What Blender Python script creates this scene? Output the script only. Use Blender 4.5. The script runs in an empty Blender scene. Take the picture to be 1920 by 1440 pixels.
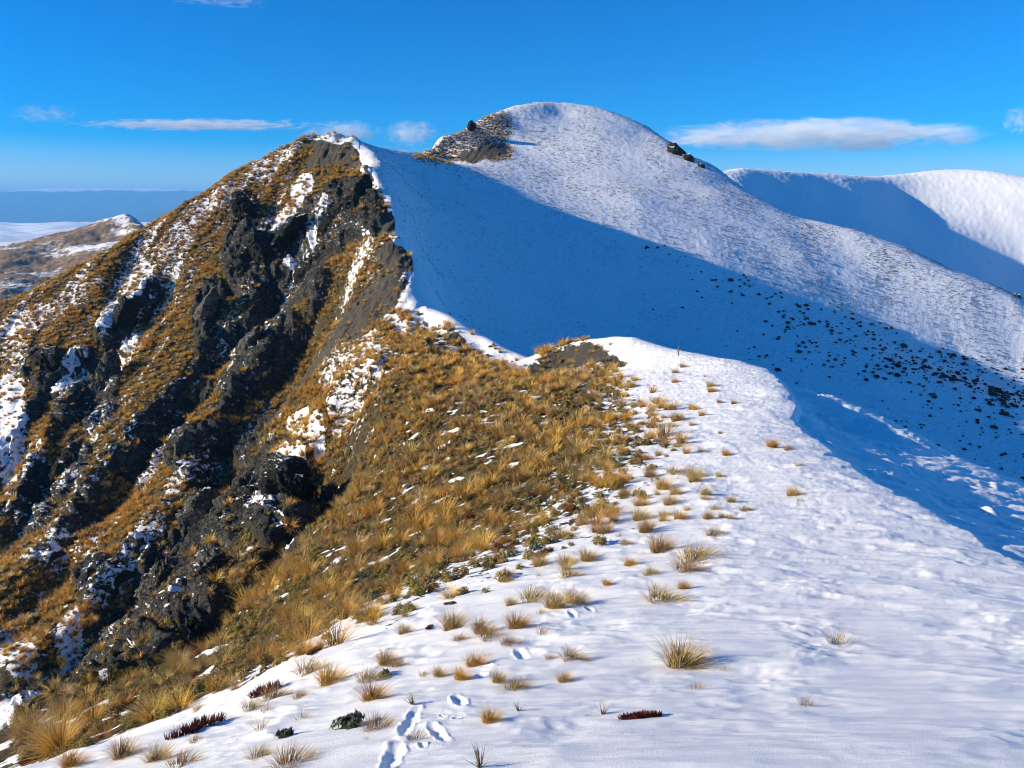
import bpy, bmesh, math, random
import numpy as np
from mathutils import Vector

rng = np.random.default_rng(11)
random.seed(11)
SC = bpy.context.scene
COL = SC.collection

# ------------------------------------------------------------------ camera
FPX = 1442.0                      # focal length in pixels of the 1920 wide frame
PITCH = math.radians(13.4)        # camera looks down along the ridge
cam_d = bpy.data.cameras.new("camera")
cam_d.sensor_width = 36.0
cam_d.lens = 36.0 * FPX / 1920.0
cam_d.clip_start = 0.1
cam_d.clip_end = 120000.0
cam = bpy.data.objects.new("camera", cam_d)
cam.location = (0, 0, 0)
cam.rotation_euler = (math.pi / 2 - PITCH, 0, 0)
COL.objects.link(cam)
SC.camera = cam

# ------------------------------------------------------------------ light
SUN_EL = math.radians(18.5)
SUN_AZ = math.radians(97.0)       # measured to the left of the view direction
SUN_DIR = Vector((-math.sin(SUN_AZ) * math.cos(SUN_EL), math.cos(SUN_AZ) * math.cos(SUN_EL), math.sin(SUN_EL)))
sun_d = bpy.data.lights.new("sun", 'SUN')
sun_d.energy = 5.0
sun_d.angle = math.radians(0.53)
sun_d.color = (1.0, 0.865, 0.64)
sun = bpy.data.objects.new("sun", sun_d)
sun.rotation_euler = (-SUN_DIR).to_track_quat('-Z', 'Y').to_euler()
COL.objects.link(sun)

world = bpy.data.worlds.new("World")
SC.world = world
world.use_nodes = True
nt = world.node_tree
bg = nt.nodes["Background"]
sky = nt.nodes.new("ShaderNodeTexSky")
sky.sky_type = 'NISHITA'
sky.sun_disc = False
sky.sun_elevation = SUN_EL
sky.sun_rotation = -SUN_AZ
sky.altitude = 1700
sky.air_density = 1.0
sky.dust_density = 1.5
sky.ozone_density = 2.5
tint = nt.nodes.new("ShaderNodeMix")
tint.data_type = 'RGBA'
tint.blend_type = 'MULTIPLY'
tint.inputs[0].default_value = 1.0
tint.inputs[7].default_value = (0.80, 0.91, 1.20, 1)
hs = nt.nodes.new("ShaderNodeHueSaturation")
hs.inputs["Saturation"].default_value = 1.72
hs.inputs["Value"].default_value = 1.0
nt.links.new(sky.outputs[0], tint.inputs[6])
nt.links.new(tint.outputs[2], hs.inputs["Color"])
nt.links.new(hs.outputs[0], bg.inputs[0])
bg.inputs[1].default_value = 0.087

SC.view_settings.view_transform = 'Standard'
SC.view_settings.look = 'None'
SC.view_settings.exposure = 0.72
SC.view_settings.gamma = 1.0
SC.cycles.filter_width = 1.0
SC.cycles.max_bounces = 12
SC.cycles.diffuse_bounces = 3
SC.cycles.glossy_bounces = 1
SC.cycles.transmission_bounces = 3
SC.cycles.volume_bounces = 8
SC.cycles.caustics_reflective = False
SC.cycles.caustics_refractive = False
SC.cycles.use_denoising = True
SC.cycles.denoiser = 'OPENIMAGEDENOISE'
SC.cycles.denoising_input_passes = 'RGB_ALBEDO_NORMAL'

# ------------------------------------------------------------------ helpers
SP, CP = math.sin(PITCH), math.cos(PITCH)

def ray(px, py):
    """Slope (dX/dY, dZ/dY) of the sight line through a photo pixel."""
    u = (np.asarray(px, float) - 960.0) / FPX
    v = (np.asarray(py, float) - 720.0) / FPX
    y = CP - v * SP
    return u / y, (-SP - v * CP) / y

def at(px, py, F):
    a, b = ray(px, py)
    return a * F, np.asarray(F, float) + 0 * a, b * F

def pix(X, Y, Z):
    f = Y * CP - Z * SP
    up = Y * SP + Z * CP
    f = np.maximum(f, 1e-3)
    return 960 + FPX * X / f, 720 - FPX * up / f

def sstep(a, b, x):
    t = np.clip((x - a) / (b - a), 0, 1)
    return t * t * (3 - 2 * t)

_perm = np.random.default_rng(5).permutation(4096).astype(np.int64)
_grad = np.random.default_rng(6).uniform(0, 2 * np.pi, 4096)
_gx, _gy = np.cos(_grad), np.sin(_grad)

def perlin(x, y, seed=0):
    x = np.asarray(x, float) + seed * 17.13
    y = np.asarray(y, float) - seed * 9.71
    xi, yi = np.floor(x).astype(np.int64), np.floor(y).astype(np.int64)
    xf, yf = x - xi, y - yi
    u = xf * xf * xf * (xf * (xf * 6 - 15) + 10)
    v = yf * yf * yf * (yf * (yf * 6 - 15) + 10)
    def g(i, j, dx, dy):
        h = _perm[(_perm[i & 4095] + j) & 4095]
        return _gx[h] * dx + _gy[h] * dy
    a = g(xi, yi, xf, yf)
    b = g(xi + 1, yi, xf - 1, yf)
    c = g(xi, yi + 1, xf, yf - 1)
    d = g(xi + 1, yi + 1, xf - 1, yf - 1)
    return ((a + u * (b - a)) * (1 - v) + (c + u * (d - c)) * v) * 1.5

def fbm(x, y, o=4, seed=0, gain=0.5):
    s, amp, f, n = 0, 1.0, 1.0, 0
    for k in range(o):
        s = s + amp * perlin(x * f, y * f, seed + k)
        n += amp
        amp *= gain
        f *= 2.03
    return s / n

def ridged(x, y, o=4, seed=0):
    s, amp, f, n = 0, 1.0, 1.0, 0
    for k in range(o):
        s = s + amp * (1 - 2 * np.abs(perlin(x * f, y * f, seed + k)))
        n += amp
        amp *= 0.5
        f *= 2.1
    return s / n

def poly_sd(px, py, poly):
    """Signed distance to a closed outline (positive inside)."""
    P = np.array(poly, float)
    d2 = np.full(px.shape, 1e18)
    ins = np.zeros(px.shape, bool)
    n = len(P)
    for i in range(n):
        x0, y0 = P[i]
        x1, y1 = P[(i + 1) % n]
        ex, ey = x1 - x0, y1 - y0
        wx, wy = px - x0, py - y0
        t = np.clip((wx * ex + wy * ey) / (ex * ex + ey * ey + 1e-9), 0, 1)
        d2 = np.minimum(d2, (wx - ex * t) ** 2 + (wy - ey * t) ** 2)
        c = ((y0 > py) != (y1 > py)) & (px < (x1 - x0) * (py - y0) / (y1 - y0 + 1e-12) + x0)
        ins ^= c
    d = np.sqrt(d2)
    return np.where(ins, d, -d)

def line_sd(px, py, pts):
    """Distance to an open line, its sign (positive on the left of travel) and the position along it."""
    P = np.array(pts, float)
    best = np.full(px.shape, 1e18)
    sgn = np.ones(px.shape)
    par = np.zeros(px.shape)
    n = len(P) - 1
    for i in range(n):
        x0, y0 = P[i]
        x1, y1 = P[i + 1]
        ex, ey = x1 - x0, y1 - y0
        wx, wy = px - x0, py - y0
        t = np.clip((wx * ex + wy * ey) / (ex * ex + ey * ey + 1e-9), 0, 1)
        d = (wx - ex * t) ** 2 + (wy - ey * t) ** 2
        m = d < best
        best = np.where(m, d, best)
        sgn = np.where(m, np.sign(ex * wy - ey * wx + 1e-12), sgn)
        par = np.where(m, (i + t) / n, par)
    return np.sqrt(best), sgn, par

def set_props(o, label=None, cat=None, group=None, kind=None):
    for k, v in (("label", label), ("category", cat), ("group", group), ("kind", kind)):
        if v:
            o[k] = v

def link_mesh(name, verts, faces, mats, parent=None, smooth=True, attrs=None, mat_idx=None):
    me = bpy.data.meshes.new(name)
    verts = np.ascontiguousarray(verts, dtype=np.float32)
    faces = np.ascontiguousarray(faces, dtype=np.int32)
    k = faces.shape[1]
    me.vertices.add(len(verts))
    me.vertices.foreach_set("co", verts.ravel())
    me.loops.add(faces.size)
    me.loops.foreach_set("vertex_index", faces.ravel())
    me.polygons.add(len(faces))
    me.polygons.foreach_set("loop_start", np.arange(0, faces.size, k, dtype=np.int32))
    me.polygons.foreach_set("loop_total", np.full(len(faces), k, dtype=np.int32))
    if mat_idx is not None:
        me.polygons.foreach_set("material_index", np.ascontiguousarray(mat_idx, dtype=np.int32))
    me.polygons.foreach_set("use_smooth", np.full(len(faces), smooth, dtype=bool))
    for m in (mats if isinstance(mats, (list, tuple)) else [mats]):
        me.materials.append(m)
    for an, av in (attrs or {}).items():
        a = me.attributes.new(an, 'FLOAT', 'POINT')
        a.data.foreach_set("value", np.ascontiguousarray(av, dtype=np.float32))
    me.update(calc_edges=True)
    o = bpy.data.objects.new(name, me)
    COL.objects.link(o)
    if parent:
        o.parent = parent
    return o

# ------------------------------------------------------------------ node helpers
class NT:
    def __init__(s, name):
        s.m = bpy.data.materials.new(name)
        s.m.use_nodes = True
        s.t = s.m.node_tree
        s.b = s.t.nodes["Principled BSDF"]
        s.out = s.t.nodes["Material Output"]
        s.geo = None
    def n(s, ty, **kw):
        x = s.t.nodes.new(ty)
        for k, v in kw.items():
            setattr(x, k, v)
        return x
    def l(s, a, b):
        s.t.links.new(a, b)
    def val(s, v, sock):
        if isinstance(v, (int, float)):
            sock.default_value = v
        elif isinstance(v, tuple):
            sock.default_value = v if len(v) == 4 or sock.type == 'VECTOR' else (*v, 1)
        else:
            s.l(v, sock)
    def math(s, op, a, b=0.0, clamp=False):
        x = s.n("ShaderNodeMath", operation=op, use_clamp=clamp)
        s.val(a, x.inputs[0])
        s.val(b, x.inputs[1])
        return x.outputs[0]
    def step(s, v, a, b):
        x = s.n("ShaderNodeMapRange", interpolation_type='SMOOTHSTEP')
        s.val(v, x.inputs[0])
        x.inputs[1].default_value = a
        x.inputs[2].default_value = b
        return x.outputs[0]
    def mix(s, f, a, b, mode='MIX'):
        x = s.n("ShaderNodeMix", data_type='RGBA', blend_type=mode)
        s.val(f, x.inputs[0])
        s.val(a, x.inputs[6])
        s.val(b, x.inputs[7])
        return x.outputs[2]
    def pos(s):
        if s.geo is None:
            s.geo = s.n("ShaderNodeNewGeometry")
        return s.geo
    def noise(s, scale, detail=4, rough=0.55, stretch=(1, 1, 1), vec=None, rot=0.0, dist=0.0):
        mp = s.n("ShaderNodeMapping")
        mp.inputs["Scale"].default_value = tuple(scale * q for q in stretch)
        mp.inputs["Rotation"].default_value = (0, 0, rot)
        s.l(vec if vec is not None else s.pos().outputs["Position"], mp.inputs["Vector"])
        x = s.n("ShaderNodeTexNoise")
        x.inputs["Scale"].default_value = 1.0
        x.inputs["Detail"].default_value = detail
        x.inputs["Roughness"].default_value = rough
        x.inputs["Distortion"].default_value = dist
        s.l(mp.outputs[0], x.inputs["Vector"])
        return x.outputs[0]
    def attr(s, name):
        x = s.n("ShaderNodeAttribute", attribute_name=name)
        return x.outputs["Fac"]
    def bump(s, h, strength, dist, base=None):
        x = s.n("ShaderNodeBump")
        x.inputs["Distance"].default_value = dist
        s.val(strength, x.inputs["Strength"])
        s.l(h, x.inputs["Height"])
        if base is not None:
            s.l(base, x.inputs["Normal"])
        return x.outputs[0]

SNOW = (0.88, 0.885, 0.88)

def ground_material():
    """Snow, turf, scree and rock, laid by the attributes stored on the terrain."""
    k = NT("mountain_ground")
    cov, rock, scree = k.attr("cov"), k.attr("rock"), k.attr("scree")
    near = k.attr("near")
    n1 = k.noise(1.1, 5, 0.6, (1, 1, 1.6))
    n2 = k.noise(4.5, 4, 0.6, (1, 1, 1.3))
    nn = k.math('ADD', k.math('MULTIPLY', n1, 0.62), k.math('MULTIPLY', n2, 0.38))
    th = k.math('ADD', cov, k.math('MULTIPLY', k.math('SUBTRACT', nn, 0.5), 2.6))
    snow0 = k.step(th, 0.47, 0.56)
    # rock sheds snow where it is steep
    sep = k.n("ShaderNodeSeparateXYZ")
    k.l(k.pos().outputs["Normal"], sep.inputs[0])
    steep = k.step(k.math('ADD', sep.outputs[2], k.math('MULTIPLY', k.math('SUBTRACT', n1, 0.5), 0.6)), 0.42, 0.58)
    keep = k.math('SUBTRACT', 1.0, k.math('MULTIPLY', rock, k.math('SUBTRACT', 1.0, steep)))
    steep2 = k.math('MAXIMUM', k.step(cov, 1.1, 1.2), k.step(k.math('ADD', sep.outputs[2], k.math('MULTIPLY', k.math('SUBTRACT', n1, 0.5), 0.3)), 0.34, 0.50))
    snow = k.math('MULTIPLY', snow0, k.math('MULTIPLY', keep, steep2), True)
    # turf
    g1 = k.noise(0.22, 4, 0.6)
    g2 = k.noise(2.3, 4, 0.65)
    g3 = k.noise(0.6, 3, 0.6, vec=None)
    turf = k.mix(k.step(g2, 0.35, 0.65), (0.035, 0.026, 0.010), (0.12, 0.082, 0.028))
    turf = k.mix(k.step(g1, 0.42, 0.62), turf, k.mix(k.step(g2, 0.3, 0.7), (0.05, 0.042, 0.018), (0.12, 0.105, 0.045)))
    turf = k.mix(k.math('MULTIPLY', k.step(g3, 0.63, 0.72), 0.6), turf, (0.10, 0.032, 0.014))
    # scree
    s1 = k.noise(1.6, 6, 0.7, (1, 1, 1))
    s2 = k.noise(7.0, 4, 0.7)
    scr = k.mix(k.step(s1, 0.3, 0.7), (0.055, 0.048, 0.037), (0.135, 0.117, 0.088))
    scr = k.mix(k.step(s2, 0.4, 0.75), scr, (0.10, 0.088, 0.072))
    # rock
    r1 = k.noise(0.35, 6, 0.65, (1, 1, 2.2), rot=0.5)
    r2 = k.noise(2.6, 6, 0.7, (1, 1, 0.8))
    rk = k.mix(k.step(r1, 0.35, 0.65), (0.022, 0.023, 0.021), (0.070, 0.068, 0.060))
    rk = k.mix(k.step(r2, 0.52, 0.74), rk, (0.12, 0.115, 0.10))
    rk = k.mix(k.step(k.noise(1.2, 5, 0.7), 0.58, 0.68), rk, (0.05, 0.052, 0.035))
    vo = k.n("ShaderNodeTexVoronoi", feature='DISTANCE_TO_EDGE')
    vo.inputs["Scale"].default_value = 0.75
    vw = k.n("ShaderNodeVectorMath", operation='ADD')
    vs_ = k.n("ShaderNodeVectorMath", operation='SCALE')
    nv = k.n("ShaderNodeTexNoise")
    nv.inputs["Scale"].default_value = 0.9
    nv.inputs["Detail"].default_value = 4
    k.l(k.pos().outputs["Position"], nv.inputs["Vector"])
    k.l(nv.outputs[1], vs_.inputs[0])
    vs_.inputs["Scale"].default_value = 1.6
    k.l(k.pos().outputs["Position"], vw.inputs[0])
    k.l(vs_.outputs[0], vw.inputs[1])
    k.l(vw.outputs[0], vo.inputs["Vector"])
    crack = k.step(vo.outputs["Distance"], 0.0, 0.10)
    r4 = k.noise(5.5, 5, 0.72, (1, 1, 0.6))
    rk = k.mix(k.math('MULTIPLY', k.step(r4, 0.50, 0.66), 0.8), rk, (0.17, 0.165, 0.14))
    rk = k.mix(k.math('MULTIPLY', k.math('SUBTRACT', 1.0, crack), 0.8), rk, (0.012, 0.012, 0.011))
    rr = k.step(k.math('ADD', rock, k.math('MULTIPLY', k.math('SUBTRACT', n1, 0.5), 0.9)), 0.42, 0.58)
    ss = k.step(k.math('ADD', scree, k.math('MULTIPLY', k.math('SUBTRACT', n1, 0.5), 0.9)), 0.42, 0.58)
    col = k.mix(ss, turf, scr)
    col = k.mix(rr, col, rk)
    col = k.mix(snow, col, SNOW)
    k.l(col, k.b.inputs["Base Color"])
    k.l(k.mix(snow, (0.95, 0.95, 0.95), (0.55, 0.55, 0.55)), k.b.inputs["Roughness"])
    k.b.inputs["Specular IOR Level"].default_value = 0.25
    # relief too fine for the mesh
    notsnow = k.math('SUBTRACT', 1.0, snow)
    rough_h = k.math('ADD', k.math('ADD', k.math('MULTIPLY', n2, 0.4), k.math('MULTIPLY', r2, 0.9)), k.math('ADD', k.math('MULTIPLY', r4, 0.5), k.math('MULTIPLY', crack, k.math('MULTIPLY', rr, 0.5))))
    b1 = k.bump(rough_h, k.math('MULTIPLY', notsnow, 1.0), 0.5)
    lump = k.math('MULTIPLY', k.math('SUBTRACT', 1.0, near), k.noise(2.6, 3, 0.6, (1, 1, 1.3)))
    b2 = k.bump(lump, k.math('MULTIPLY', snow, 0.5), 0.25, b1)
    b2a = k.bump(k.noise(5.0, 5, 0.6, (0.55, 1.3, 1), rot=0.25), k.math('MULTIPLY', snow, k.math('MULTIPLY', near, 0.30)), 0.05, b2)
    b3 = k.bump(k.noise(70.0, 3, 0.75), k.math('MULTIPLY', snow, k.math('MULTIPLY', near, 0.8)), 0.011, b2a)
    b4 = k.bump(snow, 0.4, 0.10, b3)
    k.l(b4, k.b.inputs["Normal"])
    return k.m

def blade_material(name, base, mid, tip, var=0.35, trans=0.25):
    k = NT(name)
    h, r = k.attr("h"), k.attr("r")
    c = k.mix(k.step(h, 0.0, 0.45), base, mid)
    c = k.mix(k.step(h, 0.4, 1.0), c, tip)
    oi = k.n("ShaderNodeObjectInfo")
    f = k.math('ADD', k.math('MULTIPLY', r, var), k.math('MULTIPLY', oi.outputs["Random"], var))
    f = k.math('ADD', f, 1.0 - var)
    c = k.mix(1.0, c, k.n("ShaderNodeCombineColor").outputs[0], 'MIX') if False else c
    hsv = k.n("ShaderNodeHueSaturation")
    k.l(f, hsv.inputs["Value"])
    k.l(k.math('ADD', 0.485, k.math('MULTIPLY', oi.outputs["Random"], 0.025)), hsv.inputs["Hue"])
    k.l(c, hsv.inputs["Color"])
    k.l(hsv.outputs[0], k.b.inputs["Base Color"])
    k.b.inputs["Roughness"].default_value = 0.7
    k.b.inputs["Specular IOR Level"].default_value = 0.2
    tr = k.n("ShaderNodeBsdfTranslucent")
    k.l(hsv.outputs[0], tr.inputs["Color"])
    mx = k.n("ShaderNodeMixShader")
    mx.inputs[0].default_value = trans
    k.l(k.b.outputs[0], mx.inputs[1])
    k.l(tr.outputs[0], mx.inputs[2])
    k.l(mx.outputs[0], k.out.inputs["Surface"])
    return k.m

def rock_material(name, dark, light, snow_amt):
    k = NT(name)
    tc = k.n("ShaderNodeTexCoord")
    r1 = k.noise(0.30, 6, 0.65, (1, 1, 2.0), rot=0.5)
    r2 = k.noise(1.8, 7, 0.72, (1, 1, 1.6), dist=0.6)
    r3 = k.noise(7.0, 4, 0.7)
    c = k.mix(k.step(r1, 0.35, 0.65), dark, light)
    c = k.mix(k.step(r2, 0.42, 0.70), c, tuple(min(0.6, 1.55 * q) for q in light))
    c = k.mix(k.math('MULTIPLY', k.step(r3, 0.5, 0.7), 0.5), c, tuple(0.7 * q for q in dark))
    c = k.mix(k.math('MULTIPLY', k.step(k.noise(0.9, 5, 0.7), 0.56, 0.66), 0.7), c, (0.055, 0.055, 0.03))
    sep = k.n("ShaderNodeSeparateXYZ")
    k.l(k.pos().outputs["Normal"], sep.inputs[0])
    n = k.noise(0.8, 5, 0.6)
    s = k.math('ADD', sep.outputs[2], k.math('MULTIPLY', k.math('SUBTRACT', n, 0.5), 1.4))
    s = k.step(s, 1.02 - snow_amt, 1.10 - snow_amt)
    k.l(k.mix(s, c, SNOW), k.b.inputs["Base Color"])
    k.b.inputs["Roughness"].default_value = 0.9
    k.b.inputs["Specular IOR Level"].default_value = 0.2
    vo = k.n("ShaderNodeTexVoronoi", feature='DISTANCE_TO_EDGE')
    vo.inputs["Scale"].default_value = 0.8
    vw = k.n("ShaderNodeVectorMath", operation='ADD')
    vs_ = k.n("ShaderNodeVectorMath", operation='SCALE')
    nv = k.n("ShaderNodeTexNoise")
    nv.inputs["Scale"].default_value = 0.9
    nv.inputs["Detail"].default_value = 4
    k.l(k.pos().outputs["Position"], nv.inputs["Vector"])
    k.l(nv.outputs[1], vs_.inputs[0])
    vs_.inputs["Scale"].default_value = 1.6
    k.l(k.pos().outputs["Position"], vw.inputs[0])
    k.l(vs_.outputs[0], vw.inputs[1])
    k.l(vw.outputs[0], vo.inputs["Vector"])
    crack = k.step(vo.outputs["Distance"], 0.0, 0.10)
    r4 = k.noise(5.5, 5, 0.72, (1, 1, 0.6))
    c = k.mix(k.math('MULTIPLY', k.step(r4, 0.50, 0.66), 0.8), c, tuple(min(0.6, 2.0 * q) for q in light))
    c = k.mix(k.math('MULTIPLY', k.math('SUBTRACT', 1.0, crack), 0.8), c, (0.010, 0.010, 0.009))
    k.l(k.mix(s, c, SNOW), k.b.inputs["Base Color"])
    h = k.math('ADD', k.math('ADD', r2, k.math('MULTIPLY', r3, 0.35)), k.math('ADD', k.math('MULTIPLY', r4, 0.4), k.math('MULTIPLY', crack, 0.5)))
    k.l(k.bump(h, k.math('SUBTRACT', 1.0, k.math('MULTIPLY', s, 0.8)), 0.7), k.b.inputs["Normal"])
    return k.m

def plain_material(name, col, rough=0.8, var=0.25, scale=6.0):
    k = NT(name)
    n = k.noise(scale, 4, 0.6)
    c = k.mix(n, tuple(q * (1 - var) for q in col), tuple(min(1, q * (1 + var)) for q in col))
    k.l(c, k.b.inputs["Base Color"])
    k.b.inputs["Roughness"].default_value = rough
    k.l(k.bump(n, 0.5, 0.02), k.b.inputs["Normal"])
    return k.m

# ================================================================== TERRAIN
# Surveyed points: photo pixel + distance ahead of the camera (metres).
def squeeze(F):
    return F if F < 90 else 90 + (F - 90) * 0.78

CTRL = []          # (X, Y, Z)
def add(pts, f=None):
    for px, py, F in pts:
        F = f(F) if f else F
        X, Y, Z = at(px, py, F)
        CTRL.append((float(X), float(Y), float(Z)))

def dense(pts, step=28):
    out = []
    for (x0, y0, f0), (x1, y1, f1) in zip(pts, pts[1:]):
        n = max(1, int(round(math.hypot(x1 - x0, y1 - y0) / step)))
        for i in range(n):
            t = i / n
            out.append((x0 + (x1 - x0) * t, y0 + (y1 - y0) * t, math.exp(math.log(f0) * (1 - t) + math.log(f1) * t)))
    out.append(pts[-1])
    return out

# foreground snow shoulder
add([(60, 1440, 8.5), (300, 1440, 7.0), (600, 1440, 5.6), (900, 1440, 4.85), (1200, 1440, 4.55), (1500, 1440, 4.45), (1900, 1440, 4.4), (2300, 1440, 4.6),
     (250, 1385, 10.2), (450, 1350, 8.9), (700, 1350, 7.4), (1000, 1350, 6.5), (1300, 1350, 6.2), (1600, 1350, 6.1), (1900, 1350, 6.1), (2250, 1350, 6.3),
     (540, 1250, 12.6), (700, 1250, 10.8), (1000, 1250, 9.4), (1300, 1250, 8.9), (1600, 1250, 8.8), (1900, 1250, 8.8), (2200, 1250, 9.2),
     (700, 1150, 16.0), (900, 1150, 13.6), (1150, 1150, 12.2), (1400, 1150, 11.9), (1650, 1150, 11.8), (1900, 1150, 11.8), (2150, 1160, 12.6),
     (850, 1060, 20.5), (1050, 1060, 17.6), (1250, 1060, 16.3), (1500, 1060, 16.0), (1700, 1060, 16.0), (1850, 1062, 15.9),
     (950, 950, 31), (1100, 950, 26.2), (1300, 950, 23.5), (1500, 950, 23.0), (1700, 955, 22.6),
     (1000, 880, 38), (1100, 880, 33.5), (1250, 880, 30.5), (1400, 880, 29.5), (1560, 880, 29.1),
     (1000, 800, 51), (1150, 800, 45), (1300, 800, 41.5), (1450, 800, 40.2),
     (1100, 740, 59), (1250, 740, 53.5), (1400, 740, 51),
     (1050, 690, 79), (1150, 690, 70), (1300, 695, 62.5), (1400, 697, 60.5)])
KNOLL = [(985, 677, 88.5), (1020, 660, 87), (1060, 645, 85), (1100, 636, 83), (1150, 633, 81), (1200, 637, 78.5), (1240, 650, 75), (1290, 663, 71.5), (1340, 670, 68), (1390, 678, 65), (1440, 694, 61.5)]
CORNICE = [(1440, 694, 61.5), (1478, 735, 51), (1494, 762, 46.5), (1480, 786, 43), (1530, 828, 36.5), (1600, 880, 29.8), (1680, 930, 25), (1750, 965, 22.3), (1830, 1010, 19.2), (1890, 1050, 16.9), (1925, 1066, 16.0), (2050, 1110, 14.2), (2200, 1165, 12.8)]
add(dense(KNOLL, 20))
add(dense(CORNICE, 24))
# left flank under the snow shoulder
add([(400, 1335, 11.6), (200, 1400, 11.5), (90, 1425, 12.5), (60, 1405, 17), (150, 1310, 26), (300, 1200, 37), (400, 1115, 44.5), (520, 1020, 52), (600, 950, 58), (625, 850, 66),
     (300, 1325, 16.5), (300, 1260, 23.5), (450, 1210, 23.5), (450, 1130, 34), (600, 1150, 23), (600, 1060, 35), (600, 1000, 46), (750, 1080, 25.5), (750, 980, 37),
     (750, 880, 50), (750, 780, 65), (750, 700, 80), (900, 980, 31), (900, 880, 43), (900, 780, 58), (900, 710, 75), (650, 780, 74), (650, 700, 89), (700, 640, 99), (800, 625, 101), (900, 655, 93), (955, 675, 89.5)])
# crest from the saddle up to the left summit, and its skyline
CREST = [(985, 677, 88.5), (930, 650, 93), (870, 615, 100), (800, 580, 110), (757, 560, 118), (772, 520, 126), (776, 490, 133), (760, 465, 139), (741, 440, 146), (740, 400, 156), (745, 378, 161), (720, 355, 167), (688, 318, 180), (716, 306, 190), (700, 285, 198), (660, 262, 208), (600, 252, 215)]
add(dense(CREST, 20), squeeze)
SKY_A = [(600, 252, 215), (540, 268, 213), (480, 305, 208), (400, 355, 200), (340, 387, 196), (280, 430, 191), (200, 475, 187), (100, 525, 183), (0, 568, 180), (-150, 650, 177), (-300, 740, 174), (-600, 900, 172)]
add(dense(SKY_A, 30), squeeze)
# gullied face
add([(100, 600, 168), (100, 700, 148), (100, 800, 130), (100, 900, 113), (100, 1000, 98), (100, 1100, 85), (100, 1200, 73), (100, 1300, 62), (40, 1400, 53),
     (0, 650, 165), (0, 800, 138), (0, 1000, 103), (0, 1200, 76), (0, 1400, 56), (-200, 1000, 110), (-200, 1300, 70), (-250, 850, 145), (-600, 1200, 90), (-500, 1440, 60),
     (250, 500, 182), (250, 600, 163), (250, 700, 144), (250, 800, 124), (250, 900, 107), (250, 1000, 91), (250, 1100, 79), (190, 1220, 68),
     (400, 420, 190), (400, 500, 175), (400, 600, 155), (400, 700, 133), (400, 800, 112), (400, 900, 95), (400, 1000, 80),
     (550, 330, 199), (550, 420, 180), (550, 500, 163), (550, 600, 142), (550, 700, 120), (550, 800, 99), (520, 900, 81),
     (650, 330, 191), (650, 400, 172), (650, 480, 152), (650, 560, 133), (650, 640, 112), (700, 540, 130), (700, 600, 112)], squeeze)
# right flank (shaded) and its edge
FLANK = [(1465, 702, 61), (1520, 718, 59.5), (1600, 750, 56.5), (1700, 800, 52.5), (1800, 855, 48.5), (1920, 905, 45), (2100, 990, 39.5), (2300, 1080, 35)]
add(dense(FLANK, 40))
add([(1560, 790, 50), (1650, 830, 44), (1750, 890, 37), (1850, 950, 31), (1900, 990, 26), (2050, 1050, 22)])
# shaded bowl and the snow dome
add([(790, 540, 134), (800, 480, 148), (790, 420, 160), (780, 360, 178), (760, 320, 188), (850, 560, 143),
     (900, 610, 142), (900, 540, 154), (900, 460, 170), (900, 400, 184), (900, 350, 200), (900, 320, 216), (900, 306, 226),
     (1050, 640, 152), (1050, 560, 165), (1050, 480, 181), (1050, 430, 192), (1050, 390, 202), (1050, 340, 222), (1050, 300, 242), (1050, 250, 266), (1050, 209, 284),
     (1200, 640, 160), (1200, 560, 175), (1200, 480, 190), (1200, 282, 260), (1200, 256, 275),
     (1350, 660, 162), (1350, 600, 173), (1350, 540, 187), (1350, 344, 245),
     (1500, 700, 160), (1500, 660, 167), (1500, 600, 183), 
     (1650, 770, 152), (1650, 720, 161), (1650, 660, 178), 
     (1800, 840, 145), (1800, 780, 156), (1800, 720, 173), 
     (1910, 890, 140), (1910, 820, 152), (1910, 760, 168), 
     (2080, 960, 133), (2080, 840, 150), (2300, 1000, 140), (2300, 800, 175)])
SKY_B = [(700, 276, 201), (740, 286, 212), (780, 293, 225), (850, 255, 250), (880, 238, 258), (920, 215, 268), (960, 200, 280), (1010, 191, 290), (1060, 192, 296), (1120, 202, 300), (1170, 220, 298), (1220, 243, 290), (1270, 275, 276), (1300, 298, 270), (1343, 315, 263), (1413, 367, 248), (1497, 407, 233), (1560, 421, 230), (1613, 433, 227), (1697, 463, 222), (1780, 503, 216), (1847, 527, 213), (1920, 560, 210), (2050, 610, 200), (2250, 700, 192)]
add(dense(SKY_B, 28))
add(dense([(1200, 425, 201), (1350, 490, 195), (1500, 553, 193), (1650, 612, 193), (1800, 665, 193), (1910, 700, 191), (2080, 745, 186)], 45))
add(dense([(1200, 378, 213), (1350, 432, 208), (1500, 487, 204), (1650, 547, 201.5), (1800, 599, 199), (1910, 634, 198), (2080, 690, 193)], 45))
add(dense([(1200, 330, 237), (1350, 376, 227), (1500, 438, 218), (1650, 499, 209.5), (1800, 543, 205), (1910, 578, 203)], 45))
add([(800, 300, 226), (840, 304, 228), (830, 280, 240), (900, 243, 258), (950, 269, 252), (985, 290, 243), (960, 225, 268), (1005, 236, 268)])
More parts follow.
